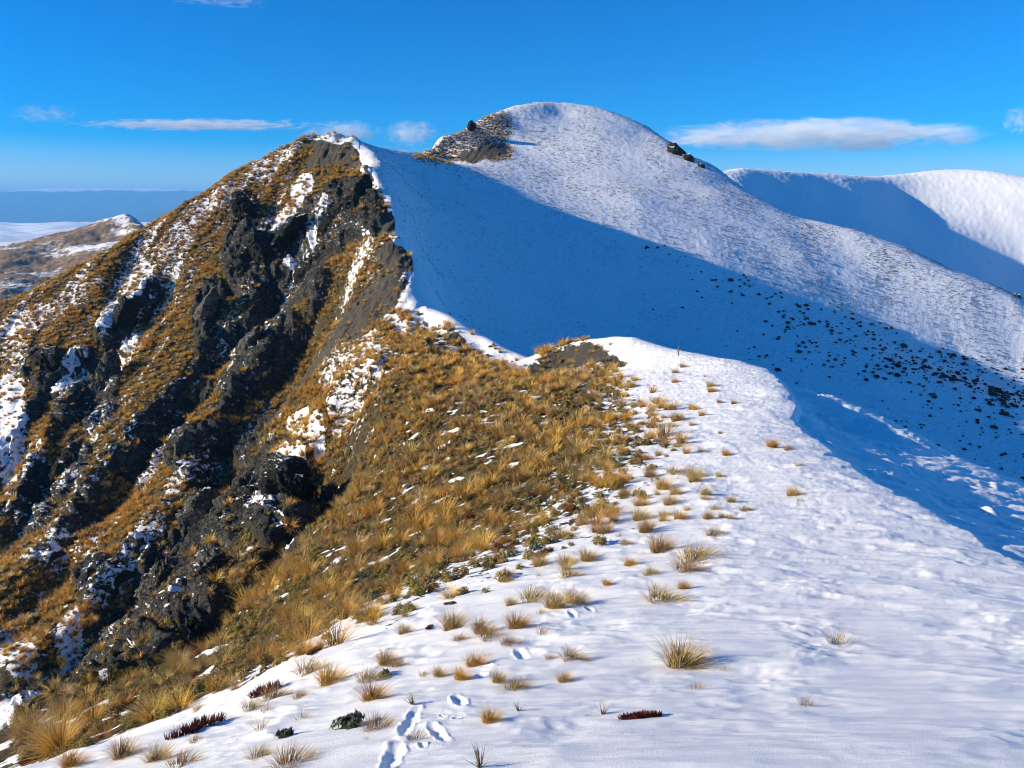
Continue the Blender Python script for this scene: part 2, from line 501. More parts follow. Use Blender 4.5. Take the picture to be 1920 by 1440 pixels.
# ground hidden behind the crests
def behind(pts, f=None, k=((1.10, -0.055), (1.32, -0.20), (1.9, -0.40))):
    for px, py, F in pts:
        F = f(F) if f else F
        a, b = ray(px, py)
        for m, dt in k:
            G = F * m
            CTRL.append((float(a * G), float(G), float((b + dt) * G)))
behind(dense(SKY_A, 60), squeeze)
behind(dense(SKY_B, 55))
VALLEY = [(2250, 110, -52), (1900, 103, -46), (1750, 108, -45), (1600, 112, -43), (1450, 116, -40), (1272, 120, -36), (1130, 118, -33), (985, 116, -29), (870, 121, -24)]
for px, Y, Z in VALLEY:
    a, _ = ray(px, 720)
    CTRL.append((float(a * Y), Y, Z))
for (px, py, F) in dense(FLANK, 70):
    a, b = ray(px, py)
    G = F * 1.28
    CTRL.append((float(a * G), float(G), float((b - 0.075) * G)))
for (px, py, F) in dense(KNOLL, 60)[1:-1]:
    a, b = ray(px, py)
    G = F * 1.12
    CTRL.append((float(a * G), float(G), float((b - 0.06) * G)))
for az in (-60, -40, -20, 0, 20, 40, 60):
    for d in (2.0, 3.0):
        A = math.radians(az)
        zz = -1.62 - 0.49 * d * math.cos(A) + 0.10 * min(0, d * math.sin(A))
        CTRL.append((d * math.sin(A), d * math.cos(A), zz))

C = np.array(CTRL)
Ca, Cd = np.arctan2(C[:, 0], C[:, 1]), np.hypot(C[:, 0], C[:, 1])
Cv, Ct = np.log(Cd), C[:, 2] / Cd
SHARP = 0.012
def kern(a0, v0, a1, v1):
    return -np.sqrt((a0[:, None] - a1[None]) ** 2 + (v0[:, None] - v1[None]) ** 2 + SHARP ** 2)
n = len(C)
A = np.zeros((n + 3, n + 3))
A[:n, :n] = kern(Ca, Cv, Ca, Cv) - 2e-4 * np.eye(n)
A[:n, n] = 1
A[:n, n + 1] = Ca
A[:n, n + 2] = Cv
A[n:, :n] = A[:n, n:].T
W = np.linalg.solve(A, np.concatenate([Ct, np.zeros(3)]))
def slope_at(a, v):
    a, v = np.asarray(a, float).ravel(), np.asarray(v, float).ravel()
    out = np.empty(len(a))
    for i in range(0, len(a), 20000):
        s = slice(i, i + 20000)
        out[s] = kern(a[s], v[s], Ca, Cv) @ W[:n] + W[n] + W[n + 1] * a[s] + W[n + 2] * v[s]
    return out

# grid: fine columns inside the view, rows placed where the ground turns towards the eye
AZ_IN = math.radians(37.5)
cols_in = np.linspace(-AZ_IN, AZ_IN, 1080)
extra = np.radians(np.array([39, 41, 44, 48, 53, 58, 62.0]))
COLS = np.concatenate([-extra[::-1], cols_in, extra])
VMIN, VMAX = math.log(2.2), math.log(520)
vs = np.linspace(VMIN, VMAX, 900)
pa = np.linspace(-0.6, 0.6, 60)
T = slope_at(np.repeat(pa, len(vs)), np.tile(vs, len(pa))).reshape(len(pa), len(vs))
run = np.maximum.accumulate(T, axis=1)
dT = np.clip(np.diff(run, axis=1), 0, None) / (vs[1] - vs[0])
den = np.sqrt(np.percentile(dT, 93, axis=0) ** 2 + 0.16 ** 2)
den = np.convolve(np.pad(den, 8, mode='edge'), np.ones(17) / 17, 'valid')
cum = np.concatenate([[0], np.cumsum(den)])
NROW = 1450
ROWS = np.interp(np.linspace(0, cum[-1], NROW), cum, vs)

# coarse evaluation, then interpolated to the full grid
ca = np.concatenate([COLS[:7], COLS[7:-7:3], COLS[-8:]])
ca = np.unique(ca)
cv = np.unique(np.concatenate([ROWS[::3], ROWS[-1:]]))
Tc = slope_at(np.repeat(ca, len(cv)), np.tile(cv, len(ca))).reshape(len(ca), len(cv))
T1 = np.stack([np.interp(ROWS, cv, Tc[i]) for i in range(len(ca))])
ii = np.clip(np.searchsorted(ca, COLS) - 1, 0, len(ca) - 2)
ff = ((COLS - ca[ii]) / (ca[ii + 1] - ca[ii]))[:, None]
TT = T1[ii] * (1 - ff) + T1[ii + 1] * ff           # cols x rows

def hit(px, py):
    """Where the sight line through a pixel meets the ground."""
    px, py = np.atleast_1d(np.asarray(px, float)), np.atleast_1d(np.asarray(py, float))
    a, b = ray(px, py)
    az = np.arctan(a)
    tr = b * np.cos(az)
    i = np.clip(np.searchsorted(COLS, az) - 1, 0, len(COLS) - 2)
    f = (az - COLS[i]) / (COLS[i + 1] - COLS[i])
    out = []
    for j in range(len(px)):
        t = HT[i[j]] * (1 - f[j]) + HT[i[j] + 1] * f[j]
        w = np.nonzero(t >= tr[j])[0]
        q = w[0] if len(w) else len(ROWS) - 1
        d = math.exp(ROWS[q])
        out.append((d * math.sin(az[j]), d * math.cos(az[j]), d * t[q]))
    return np.array(out)
HT = TT
D = np.exp(ROWS)[None, :] * np.ones((len(COLS), 1))
X = np.sin(COLS)[:, None] * D
Y = np.cos(COLS)[:, None] * D
Z = TT * D
PX, PY = pix(X, Y, Z)

# split of the sheet: near ridge / far side of the valley
bpx = np.array([-9999, 640, 690, 720, 748, 778, 800, 870, 985, 1272, 1600, 1900, 2250, 9999])
bF = np.array([900, 900, 172, 152, 140, 130, 119, 117, 113, 117, 110, 101, 105, 105.0])
FAR = Y > np.interp(960 + FPX * X / Y / 1.0 * 0.985, bpx, bF)

# ---- gullies of the left face
GUL = [  # pixel line, depth, far wall width, near wall width
    ([(660, 690), (612, 790), (575, 930), (470, 1045), (330, 1160), (180, 1270), (50, 1400)], 8.0, 3.0, 5.0),
    ([(690, 455), (610, 545), (520, 650), (430, 770), (372, 880), (300, 980), (200, 1110), (90, 1260)], 8.0, 3.0, 8.0),
    ([(560, 380), (500, 560), (420, 620), (330, 740), (230, 850), (130, 990), (20, 1150)], 7.0, 2.8, 7.0),
    ([(345, 480), (255, 570), (195, 660), (110, 800), (30, 940), (-60, 1060)], 6.0, 2.6, 6.5),
    ([(210, 610), (95, 730), (0, 860), (-80, 960)], 4.5, 2.4, 6.0),
    ([(440, 600), (400, 690), (330, 800), (270, 900)], 2.2, 1.8, 4.0),
]
west = (~FAR) & (Y > 25) & (PX < 800)
wi = np.nonzero(west.ravel())[0]
wx, wy = X.ravel()[wi], Y.ravel()[wi]
carve = np.zeros(len(wi))
wall = np.zeros(len(wi))
wob = 2.2 * fbm(wx / 9, wy / 9, 3, 40)
for pts, dep, w1, w2 in GUL:
    P = hit([p[0] for p in pts], [p[1] for p in pts])
    dist, sg, par = line_sd(wx + wob, wy + 0.7 * wob, P[:, :2])
    prof = np.where(sg < 0, np.exp(-(dist / w1) ** 2), np.exp(-(dist / w2) ** 2))
    fade = sstep(0.0, 0.15, par) * (1 - 0.6 * sstep(0.85, 1.0, par)) * np.clip(0.75 + 0.9 * fbm(wx / 13, wy / 13, 3, int(dep * 10)), 0.15, 1.25)
    carve = np.maximum(carve, dep * prof * fade)
    wall = np.maximum(wall, np.where(sg < 0, np.exp(-((dist - 0.8 * w1) / (1.1 * w1)) ** 2), 0.7 * np.exp(-(dist / (0.25 * w2)) ** 2)) * fade)
Zf = Z.ravel().copy()
# small ribs running down the slope
sx = wx * 0.97 - wy * 0.22
lx = wx * 0.22 + wy * 0.97
rib = fbm(sx / 6.5 + 0.25 * wob, lx / 45, 3, 60)
ampw = sstep(58, 85, wy)
Zf[wi] -= carve
Zf[wi] += 1.5 * rib * ampw
Z = Zf.reshape(Z.shape)
WALL = np.zeros(X.size)
WALL[wi] = wall
WALL = WALL.reshape(X.shape)
RIB = np.zeros(X.size)
RIB[wi] = rib * ampw
RIB = RIB.reshape(X.shape)

# ---- regional masks (world-anchored: they are stored on the ground itself)
warp = 14 * fbm(X / (0.02 * Y + 0.3), Y / (0.04 * Y + 0.5), 3, 70)
QX, QY = PX + warp, PY + 0.8 * np.roll(warp, 40, axis=0)
cov = np.zeros(X.shape)
rock = np.zeros(X.shape)
scree = np.zeros(X.shape)
NEAR = ~FAR
def blob(field, mask, px, py, rx, ry, ang=0.0, val=1.0, mode='max'):
    c, s = math.cos(math.radians(ang)), math.sin(math.radians(ang))
    R = max(rx, ry) * 1.6 + 30
    m = mask & (np.abs(QX - px) < R) & (np.abs(QY - py) < R)
    dx, dy = QX[m] - px, QY[m] - py
    u, v = dx * c + dy * s, -dx * s + dy * c
    w = sstep(1.35, 0.65, np.sqrt((u / rx) ** 2 + (v / ry) ** 2))
    if mode == 'max':
        field[m] = np.maximum(field[m], val * w)
    elif mode == 'mix':
        field[m] = field[m] * (1 - w) + val * w
    else:
        field[m] += val * w

# foreground: open snow to turf
FULL = [(1128, 655), (1180, 690), (1240, 735), (1290, 800), (1300, 890), (1250, 985), (1150, 1050), (1000, 1105), (850, 1165), (650, 1205), (490, 1290), (330, 1350), (200, 1397), (60, 1440), (-100, 1490)]
BARE = [(1000, 690), (1060, 740), (1020, 830), (900, 930), (780, 1010), (680, 1080), (590, 1150), (480, 1230), (340, 1315), (200, 1382), (30, 1433), (-100, 1480)]
front = NEAR & (Y < 92)
d1, s1, _ = line_sd(PX, PY, FULL)
d2, s2, _ = line_sd(PX, PY, BARE)
d1, d2 = d1 * s1, d2 * s2       # positive on the turf side (left of travel downwards in the photo)
SGN = 1.0 if line_sd(np.array([700.0]), np.array([900.0]), FULL)[1][0] > 0 else -1.0
d1, d2 = d1 * SGN, d2 * SGN
tmix = np.clip((d1) / (np.abs(d1) + np.abs(d2) + 1e-3), 0, 1)
tmix = np.where(d1 < 0, 0, np.where(d2 > 0, 1, tmix))
front_edge = sstep(-60, 60, np.interp(PX, [0, 600, 650, 720, 800, 900, 985, 2300], [1500, 1010, 700, 660, 640, 668, 684, 684]) * 0 + 60)
cov_fg = np.where(d1 < 0, 1.35, 1.0 - 0.80 * tmix ** 0.85 - 0.06 * sstep(0, 90, d2))
cov = np.where(front, cov_fg, cov)
cov[FAR] = 1.25
pt = fbm(X / 1.6 + 0.5 * fbm(X / 1.1, Y / 1.1, 2, 73), Y / 1.6, 3, 74)
cov = np.where(front & (d2 > 0), np.maximum(cov, 0.95 * sstep(0.30, 0.42, pt + 0.10 * sstep(250, 0, d2) + 0.1 * fbm(X / 11, Y / 11, 2, 75))), cov)
# left face base
wm = NEAR & (Y >= 60) & (PX < 900) & (d2 > 0)
face = 0.24 + 0.62 * np.clip(fbm((X * 0.97 - Y * 0.22) / 4.6, (X * 0.22 + Y * 0.97) / 60, 3, 80), -0.6, 1) - 0.10 * RIB
face = face - 0.12 * sstep(60, 40, Y)
upper = sstep(760, 480, PY + 0.25 * PX - 60)
face = face + 0.12 * upper
lw = sstep(62, 80, Y)
cov = np.where(wm, cov * (1 - lw) + face * lw, cov)
# snow beds
for b in [(600, 258, 70, 9, 5, .9), (520, 300, 60, 18, -38, .62), (400, 380, 75, 20, -40, .66), (320, 450, 60, 24, -45, .62), (255, 520, 55, 26, -55, .72), (205, 590, 40, 20, -60, .7),
          (470, 330, 60, 14, -38, .5), (130, 560, 80, 22, -28, .62), (50, 600, 60, 26, -28, .72), (30, 660, 30, 45, 0, .62),
          (565, 355, 22, 34, 30, .95), (535, 415, 20, 34, 20, .85), (590, 455, 12, 24, 20, .85), (545, 480, 16, 14, 0, .7), (640, 300, 40, 10, 30, .5),
          (440, 640, 14, 40, 15, .75), (240, 640, 16, 42, 25, .8), (130, 690, 22, 60, 30, .75), (20, 790, 26, 110, 5, 1.0), (60, 850, 26, 60, 10, .6), (185, 770, 18, 50, 30, .5),
          (90, 1010, 70, 26, -30, .62), (150, 970, 40, 14, -30, .6), (130, 1160, 22, 60, 25, .72), (30, 1210, 40, 60, 0, .7), (60, 1290, 40, 30, 20, .7), (20, 1340, 30, 60, 0, .8),
          (380, 918, 22, 16, 0, 1.0), (540, 838, 42, 17, -8, 1.0), (575, 785, 34, 26, -30, .9), (640, 720, 40, 50, 0, .62), (680, 660, 60, 40, -20, .66), (760, 610, 60, 20, 30, .7), (620, 690, 24, 40, 20, .6),
          (480, 945, 40, 20, 0, .6), (265, 590, 20, 30, 20, .6)]:
    blob(cov, NEAR & (Y > 50), *b[:5], b[5] * (0.9 if b[5] < 0.8 else 1.0))
# snow along the crest of the ridge
cd, cs, cp = line_sd(PX, PY, [(p[0], p[1]) for p in CREST])
wid = np.interp(cp, [0, .12, .25, .30, .42, .5, .62, .72, .8, .86, .93, 1], [26, 24, 22, 26, 13, 12, 14, 14, 10, 14, 10, 7])
wid = wid * (1 + 0.6 * fbm(X / 3, Y / 3, 3, 90))
m = NEAR & (Y > 70) & (cd < 60)
cov = np.where(m, np.maximum(cov, 1.25 * sstep(1.25, 0.85, cd / wid)), cov)
band = NEAR & (Y > 80) & (PX > 740) & (PX < 1000) & (cd < 70)
cov = np.where(band, np.maximum(cov, 0.62 * sstep(75, 25, cd)), cov)
# bare ground
for b in [(1085, 668, 62, 24, -8, 1.0), (1020, 690, 40, 16, -10, .9), (1150, 680, 25, 12, 15, .7), (800, 605, 10, 6, 30, 1.), (860, 640, 30, 12, 40, .8)]:
    blob(scree, NEAR & (Y < 125), *b)
    blob(cov, NEAR & (Y < 125), b[0], b[1], b[2] * .95, b[3] * .9, b[4], 0.12, 'mix')
for b in [(690, 580, 110, 30, -38, 1.0), (590, 670, 70, 24, -42, .9), (520, 740, 60, 16, -45, .7), (742, 487, 38, 30, 10, 1.0), (725, 420, 18, 30, 30, .8), (640, 290, 60, 20, 20, 1.0), (600, 300, 40, 14, -40, .8), (700, 320, 18, 18, 0, .8), (420, 760, 40, 16, -50, .5)]:
    blob(scree, NEAR & (Y > 80), *b)
    blob(cov, NEAR & (Y > 80), b[0], b[1], b[2] * .9, b[3] * .85, b[4], 0.08, 'mix')
for b in [(655, 395, 62, 60, 0, 1.0), (600, 430, 60, 60, 0, .9), (480, 480, 70, 80, 10, 1.0), (560, 510, 60, 50, 0, .9), (460, 400, 30, 40, 0, .9), (390, 580, 26, 60, 20, .9),
          (350, 840, 45, 50, 0, .9), (520, 910, 90, 100, 0, 1.0), (400, 960, 70, 80, 0, .9), (330, 1060, 90, 110, 20, 1.0), (230, 1180, 70, 70, 40, 1.0), (150, 1260, 50, 50, 40, .9), (60, 1330, 40, 60, 20, .8),
          (190, 730, 30, 70, 20, .9), (220, 610, 46, 40, 0, .85), (90, 690, 55, 40, 0, .8), (130, 860, 30, 60, 30, .8), (60, 930, 40, 40, 30, .8), (170, 1060, 40, 50, 20, .7), (470, 640, 40, 50, 20, .7), (430, 700, 30, 40, 20, .6), (530, 600, 40, 40, 0, .6), (470, 770, 50, 24, -45, .7)]:
    blob(rock, NEAR & (Y > 52), *b)
rock = np.where(NEAR & (Y > 45), np.maximum(rock, sstep(0.42, 0.78, WALL + 0.45 * fbm(X / 6, Y / 6, 3, 95))), rock)
snowkeep = [(565, 355, 22, 34, 30, .95), (380, 918, 24, 16, 0, 1.0), (540, 838, 42, 17, -8, 1.0)]
for b in snowkeep:
    blob(rock, NEAR, b[0], b[1], b[2], b[3], b[4], 0.0, 'mix')
# the lee side of the crest is all snow
rs_ = line_sd(np.array([900.0]), np.array([500.0]), [(p[0], p[1]) for p in CREST])[1][0]
lee = NEAR & (Y > 80) & (PX > 690) & (PX < 1000) & (cs == rs_) & (cd < 140)
cov[lee] = 1.45
rock[lee] = 0
scree[lee] = 0
# the dome: turf showing on its left shoulder
for b in [(870, 270, 95, 30, -20, .55), (915, 245, 60, 34, -30, .55), (930, 285, 40, 20, 0, .5), (820, 290, 50, 12, -10, .55)]:
    blob(cov, FAR, b[0], b[1], b[2], b[3], b[4], b[5] - 0.08, 'mix')
blob(scree, FAR, 905, 285, 46, 15, -12, 1.0)
blob(cov, FAR, 905, 287, 42, 13, -12, 0.05, 'mix')

# ---- fine relief
nX = np.zeros(X.shape); nY = np.zeros(X.shape); nZ = np.ones(X.shape)
def normals():
    P = np.stack([X, Y, Z], -1)
    du = np.gradient(P, axis=0)
    dv = np.gradient(P, axis=1)
    N = np.cross(du, dv)
    N /= np.linalg.norm(N, axis=-1, keepdims=True) + 1e-12
    N[N[..., 2] < 0] *= -1
    return N
N = normals()
disp = np.zeros(X.shape)
# rock crags
rk = sstep(0.3, 0.8, rock)
m = rk > 0.01
rsx, rlx = X * 0.97 - Y * 0.22, X * 0.22 + Y * 0.97
S3 = Z[m]
r = 1.5 * ridged(rsx[m] / 4.2 + 0.12 * S3, rlx[m] / 9.5 + S3 / 12, 5, 100) + 0.55 * ridged(X[m] / 1.6, Y[m] / 1.6 + S3 / 1.8, 3, 120)
disp[m] += r * rk[m]
# turf hummocks
tf = np.clip(1 - cov, 0, 1) * NEAR
amp = np.interp(Y, [8, 20, 60, 150], [0.05, 0.14, 0.28, 0.32])
disp += tf * amp * fbm(X / 0.9, Y / 0.9, 3, 140)
# scree streaks
m = scree > 0.05
disp[m] += scree[m] * np.where(Y[m] < 100, 0.10, 0.35) * fbm((X[m] * 0.97 - Y[m] * 0.22) / 1.2, (X[m] * 0.22 + Y[m] * 0.97) / 7, 4, 150)
# wind-worked snow of the foreground
fs = NEAR & (Y < 80) & (PX > -50)
a1 = np.clip(cov, 0, 1) * fs
warp2 = fbm(X / 2.5, Y / 2.5, 2, 155)
disp += a1 * np.interp(Y, [4, 10, 30, 70], [0.07, 0.14, 0.18, 0.13]) * fbm(X / 3.2 + 0.5 * warp2, Y / 1.5, 4, 160)
disp += a1 * np.interp(Y, [4, 10, 30, 70], [0.028, 0.048, 0.06, 0.045]) * ridged(X / 1.3 + 0.6 * warp2, Y / 0.55 + 0.3 * warp2, 3, 170)
# shaded right flank: drifts and broken snow
fd, fsn, _ = line_sd(PX, PY, [(p[0], p[1]) for p in CORNICE])
right = fs & (PX > 1380) & (PY > 690)
side = np.where(np.interp(PY, [p[1] for p in CORNICE], [p[0] for p in CORNICE]) < PX, 1.0, 0.0)
lm = right * side * sstep(0, 30, fd)
disp -= right * side * 0.0105 * Y * sstep(0, 16, fd + 5 * fbm(X / 1.5, Y / 1.5, 2, 183)) * sstep(170, 40, fd)
lump = np.maximum(0, fbm(X / 1.5, Y / 1.5, 3, 180) - 0.10)
clus = sstep(-0.1, 0.35, fbm(X / 5, Y / 5, 2, 181)) * sstep(200, 60, fd)
disp += lm * clus * 0.7 * lump
disp += lm * 0.24 * fbm((X + 0.6 * Y) / 4.5, (Y - 0.6 * X) / 1.4, 3, 182)
# tussocks buried in the snow of the far slopes
m = FAR & (Y > 120)
spx = 0.85
hum = fbm(X[m] / 1.5 + 0.25 * Y[m], Y[m] / 0.62, 2, 190)
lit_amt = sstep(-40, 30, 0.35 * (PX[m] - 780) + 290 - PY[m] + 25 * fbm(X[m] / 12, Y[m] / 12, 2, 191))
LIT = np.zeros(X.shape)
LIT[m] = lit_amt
amp_far = 0.13
disp[m] += amp_far * np.maximum(-0.2, hum) + 0.12 * fbm(X[m] / 9, Y[m] / 9, 3, 192)
# footprints
FOOT = [(768, 1362, 56, 22, 62), (735, 1428, 60, 26, 60), (823, 1383, 36, 15, -28), (862, 1318, 26, 12, -12), (831, 1346, 15, 9, -40), (857, 1357, 13, 7, 5), (866, 1343, 17, 6, -10),
        (792, 1403, 15, 7, 0), (978, 1226, 26, 12, -20), (913, 1252, 26, 8, -6), (903, 1273, 24, 8, -5), (1073, 1152, 16, 8, -15), (1105, 1141, 17, 6, -10), (1573, 1203, 34, 10, 0)]
for px, py, w, h, ang in FOOT:
    c, s = math.cos(math.radians(ang)), math.sin(math.radians(ang))
    mm = fs & (np.abs(PX - px) < 70) & (np.abs(PY - py) < 60)
    dx, dy = PX[mm] - px, PY[mm] - py
    e = np.sqrt(((dx * c - dy * s) / (w * .5)) ** 2 + ((dx * s + dy * c) / (h * .5)) ** 2)
    e = e * (1 + 0.30 * fbm(X[mm] / .22, Y[mm] / .22, 2, 200))
    dpt = 0.012 * Y[mm].mean() * (h / 14.0) ** 0.6 if mm.any() else 0
    disp[mm] += -min(dpt * 0.32, 0.055) * sstep(1.3, 0.35, e) + 0.006 * np.exp(-((e - 1.4) / .25) ** 2) * np.clip(1 + 2.5 * fbm(X[mm] / .15, Y[mm] / .15, 2, 201), 0, 3)
X = X + N[..., 0] * disp
Y = Y + N[..., 1] * disp
Z = Z + N[..., 2] * disp
N = normals()
HT = Z / np.hypot(X, Y)
PXf, PYf = pix(X, Y, Z)
vis = np.maximum.accumulate(HT, axis=1) <= HT + 0.004

nc, nr = X.shape
idx = np.arange(nc * nr).reshape(nc, nr)
q = np.stack([idx[:-1, :-1], idx[1:, :-1], idx[1:, 1:], idx[:-1, 1:]], -1).reshape(-1, 4)
farq = FAR.ravel()[q].sum(1) >= 2
V = np.stack([X, Y, Z], -1).reshape(-1, 3)
M_GROUND = ground_material()
nearf = sstep(70, 25, Y).ravel()
def sub(sel, name):
    f = q[sel]
    used = np.unique(f)
    mp = np.zeros(nc * nr, np.int32)
    mp[used] = np.arange(len(used))
    o = link_mesh(name, V[used], mp[f], M_GROUND, attrs={"cov": cov.ravel()[used], "rock": rock.ravel()[used], "scree": scree.ravel()[used], "near": nearf[used]})
    o["kind"] = "structure"
    return o
sub(~farq, "mountain_ridge_ground")
sub(farq, "snow_mountain_terrain")

# ================================================================== FAR HILLS, CLOUD SEA, LOWLAND
def grid_sheet(name, pts, az0, az1, d0, d1, nc, nr, mat, detail, sharp=0.006, soft=0):
    """A hill raised from its own survey points, seen far off."""
    P = np.array(pts)
    a, d = np.arctan2(P[:, 0], P[:, 1]), np.hypot(P[:, 0], P[:, 1])
    v, t = np.log(d), P[:, 2] / d
    k = len(P)
    def K(a0, v0):
        return -np.sqrt((a0[:, None] - a[None]) ** 2 + (0.35 * (v0[:, None] - v[None])) ** 2 + sharp ** 2)
    B = np.zeros((k + 1, k + 1))
    B[:k, :k] = K(a, v) - 1e-5 * np.eye(k)
    B[:k, k] = B[k, :k] = 1
    w = np.linalg.solve(B, np.append(t, 0))
    ga, gv = np.linspace(az0, az1, nc), np.linspace(math.log(d0), math.log(d1), nr)
    aa, vv = np.repeat(ga, nr), np.tile(gv, nc)
    tt = np.empty(nc * nr)
    for i in range(0, nc * nr, 40000):
        s = slice(i, i + 40000)
        tt[s] = K(aa[s], vv[s]) @ w[:k] + w[k]
    if soft:
        g = np.exp(-0.5 * (np.arange(-3 * soft, 3 * soft + 1) / soft) ** 2)
        g /= g.sum()
        G = np.pad(tt.reshape(nc, nr), ((3 * soft, 3 * soft), (0, 0)), mode='edge')
        tt = sum(g[i] * G[i:i + nc] for i in range(len(g))).ravel()
    dd = np.exp(vv)
    x, y, z = dd * np.sin(aa), dd * np.cos(aa), dd * tt
    z = z + detail(x, y, z)
    ix = np.arange(nc * nr).reshape(nc, nr)
    f = np.stack([ix[:-1, :-1], ix[1:, :-1], ix[1:, 1:], ix[:-1, 1:]], -1).reshape(-1, 4)
    o = link_mesh(name, np.stack([x, y, z], -1), f, mat)
    o["kind"] = "structure"
    return o

def P3(lst, f=1.0):
    out = []
    for px, py, F in lst:
        p = at(px, py, F * f)
        out.append(tuple(float(c) for c in p))
    return out
def back(lst, k=((1.15, -0.03), (1.6, -0.12))):
    out = []
    for px, py, F in lst:
        a, b = ray(px, py)
        for m, dt in k:
            out.append((float(a * F * m), F * m, float((b + dt) * F * m)))
    return out

def hill_material(name, snow_bias, c_lo, c_hi, scale):
    k = NT(name)
    n1 = k.noise(scale, 5, 0.6, (1, 1, 1))
    n2 = k.noise(scale * 7, 5, 0.7)
    n3 = k.noise(scale * 0.5, 3, 0.6, (0.5, 2.2, 1), rot=0.6)
    s = k.math('ADD', k.math('ADD', k.math('MULTIPLY', n1, 0.35), k.math('MULTIPLY', n2, 0.40)), k.math('MULTIPLY', n3, 0.75))
    s = k.step(s, 0.80 - snow_bias, 0.92 - snow_bias)
    c = k.mix(k.step(n2, 0.3, 0.7), c_lo, c_hi)
    k.l(k.mix(s, c, SNOW), k.b.inputs["Base Color"])
    k.b.inputs["Roughness"].default_value = 0.9
    k.b.inputs["Specular IOR Level"].default_value = 0.15
    k.l(k.bump(n2, 0.7, 0.8 / scale * 0.02), k.b.inputs["Normal"])
    return k.m

# ridge behind the dome, on the right
RC = [(1250, 335, 405), (1300, 328, 418), (1343, 320, 430), (1370, 313, 440), (1415, 311, 455), (1470, 318, 475), (1530, 319, 500), (1600, 326, 530), (1650, 326, 550), (1720, 321, 570), (1790, 316, 572), (1850, 320, 562), (1920, 331, 550), (2020, 352, 535), (2200, 400, 520), (2400, 460, 500)]
rc_pts = P3(dense(RC, 20)) + back(dense(RC, 30), ((1.025, -0.003), (1.15, -0.03), (1.6, -0.12)))
rc_pts += P3([(1550, 345, 485), (1650, 390, 485), (1750, 435, 485), (1850, 470, 485), (1920, 490, 487), (1450, 349, 440), (1550, 394, 440), (1650, 440, 440), (1750, 485, 440), (1850, 522, 440), (1920, 548, 442),
              (1690, 366, 530), (1760, 387, 522), (1850, 405, 512), (1920, 425, 503), (1720, 337, 552), (1790, 350, 543), (1850, 360, 535), (1920, 378, 522), (1450, 395, 400), (1550, 440, 400), (1700, 507, 400), (1850, 570, 400), (2050, 620, 410), (1350, 350, 400),
              (2050, 480, 488), (2050, 420, 520), (2250, 520, 470), (2300, 620, 420)])
def rc_detail(x, y, z):
    return 0.40 * fbm(x / 2.6, y / 2.8, 3, 300) + 0.5 * fbm(x / 22, y / 22, 3, 303)
M_RC = hill_material("far_snow", 0.40, (0.30, 0.25, 0.19), (0.45, 0.40, 0.33), 0.12)
grid_sheet("snow_ridge_terrain", rc_pts, math.radians(9), math.radians(46), 300, 900, 420, 360, M_RC, rc_detail, soft=9)

# brown hill beyond the left face
BH = [(-400, 560, 1050), (-200, 505, 1060), (-60, 478, 1075), (0, 463, 1080), (60, 450, 1085), (110, 437, 1090), (160, 427, 1095), (200, 415, 1098), (228, 409, 1100), (243, 408, 1100), (262, 420, 1085), (300, 450, 1060), (360, 500, 1040), (460, 580, 1000)]
bh_pts = P3(dense(BH, 20)) + back(dense(BH, 40))
bh_pts += P3([(0, 520, 900), (0, 560, 820), (-150, 600, 820), (60, 500, 960), (100, 480, 1005), (100, 515, 920), (150, 455, 1040), (150, 490, 960), (190, 445, 1060), (200, 460, 1020), (225, 440, 1062), (240, 440, 1055), (245, 455, 1020), (50, 540, 860), (-60, 540, 880), (100, 600, 800), (250, 520, 880), (400, 640, 820), (0, 700, 640), (250, 700, 640), (-300, 700, 700)])
def bh_detail(x, y, z):
    s = x * 0.55 - y * 0.83
    l = x * 0.83 + y * 0.55
    return 7 * fbm(s / 40, l / 170, 3, 320) + 2.0 * fbm(x / 14, y / 14, 3, 325) + 0.7 * fbm(x / 4, y / 4, 2, 327)
M_BH = hill_material("brown_hill", 0.075, (0.13, 0.09, 0.055), (0.32, 0.215, 0.13), 0.018)
grid_sheet("brown_hill_terrain", bh_pts, math.radians(-48), math.radians(-14), 600, 1500, 420, 300, M_BH, bh_detail)

# plateau far beyond, and a low dark hill before it
PL = [(-900, 385, 20000), (-500, 375, 20000), (-200, 370, 20000), (0, 364, 20000), (45, 361, 20000), (90, 358, 20000), (150, 358, 20000), (210, 358, 20000), (280, 358, 20000), (330, 360, 20000), (400, 363, 20000), (520, 368, 20000), (700, 372, 20000), (900, 380, 20000)]
pl_pts = P3(dense(PL, 30)) + back(dense(PL, 80), ((1.12, -0.004), (1.25, -0.03)))
pl_pts += P3([(x, y0, F) for x in range(-900, 901, 100) for y0, F in ((371, 115400), (385, 19000), (400, 18000), (418, 16800), (440, 15400))])
def pl_detail(x, y, z):
    ru = ridged(x / 800, y / 4000, 3, 340)
    band = sstep(-500, 30, z)
    return -115 * np.maximum(0, ru - 0.1) * band * sstep(230, 150, z) + 30 * fbm(x / 460, y / 460, 3, 345)
kp = NT("plateau")
sepz = kp.n("ShaderNodeSeparateXYZ")
kp.l(kp.pos().outputs["Position"], sepz.inputs[0])
hz = kp.math('ADD', sepz.outputs[2], kp.math('MULTIPLY', kp.noise(0.0014, 4, 0.6, (1, 0.2, 1)), 230))
kp.l(kp.mix(kp.step(hz, 340, 375), (0.05, 0.055, 0.05), SNOW), kp.b.inputs["Base Color"])
kp.b.inputs["Roughness"].default_value = 0.95
kp.b.inputs["Specular IOR Level"].default_value = 0.0
grid_sheet("plateau_mountain", pl_pts, math.radians(-52), math.radians(2), 15400, 25500, 420, 160, kp.m, pl_detail)
kd = NT("dark_hill")
kd.l(kd.mix(kd.noise(0.004, 4), (0.025, 0.032, 0.03), (0.05, 0.055, 0.045)), kd.b.inputs["Base Color"])
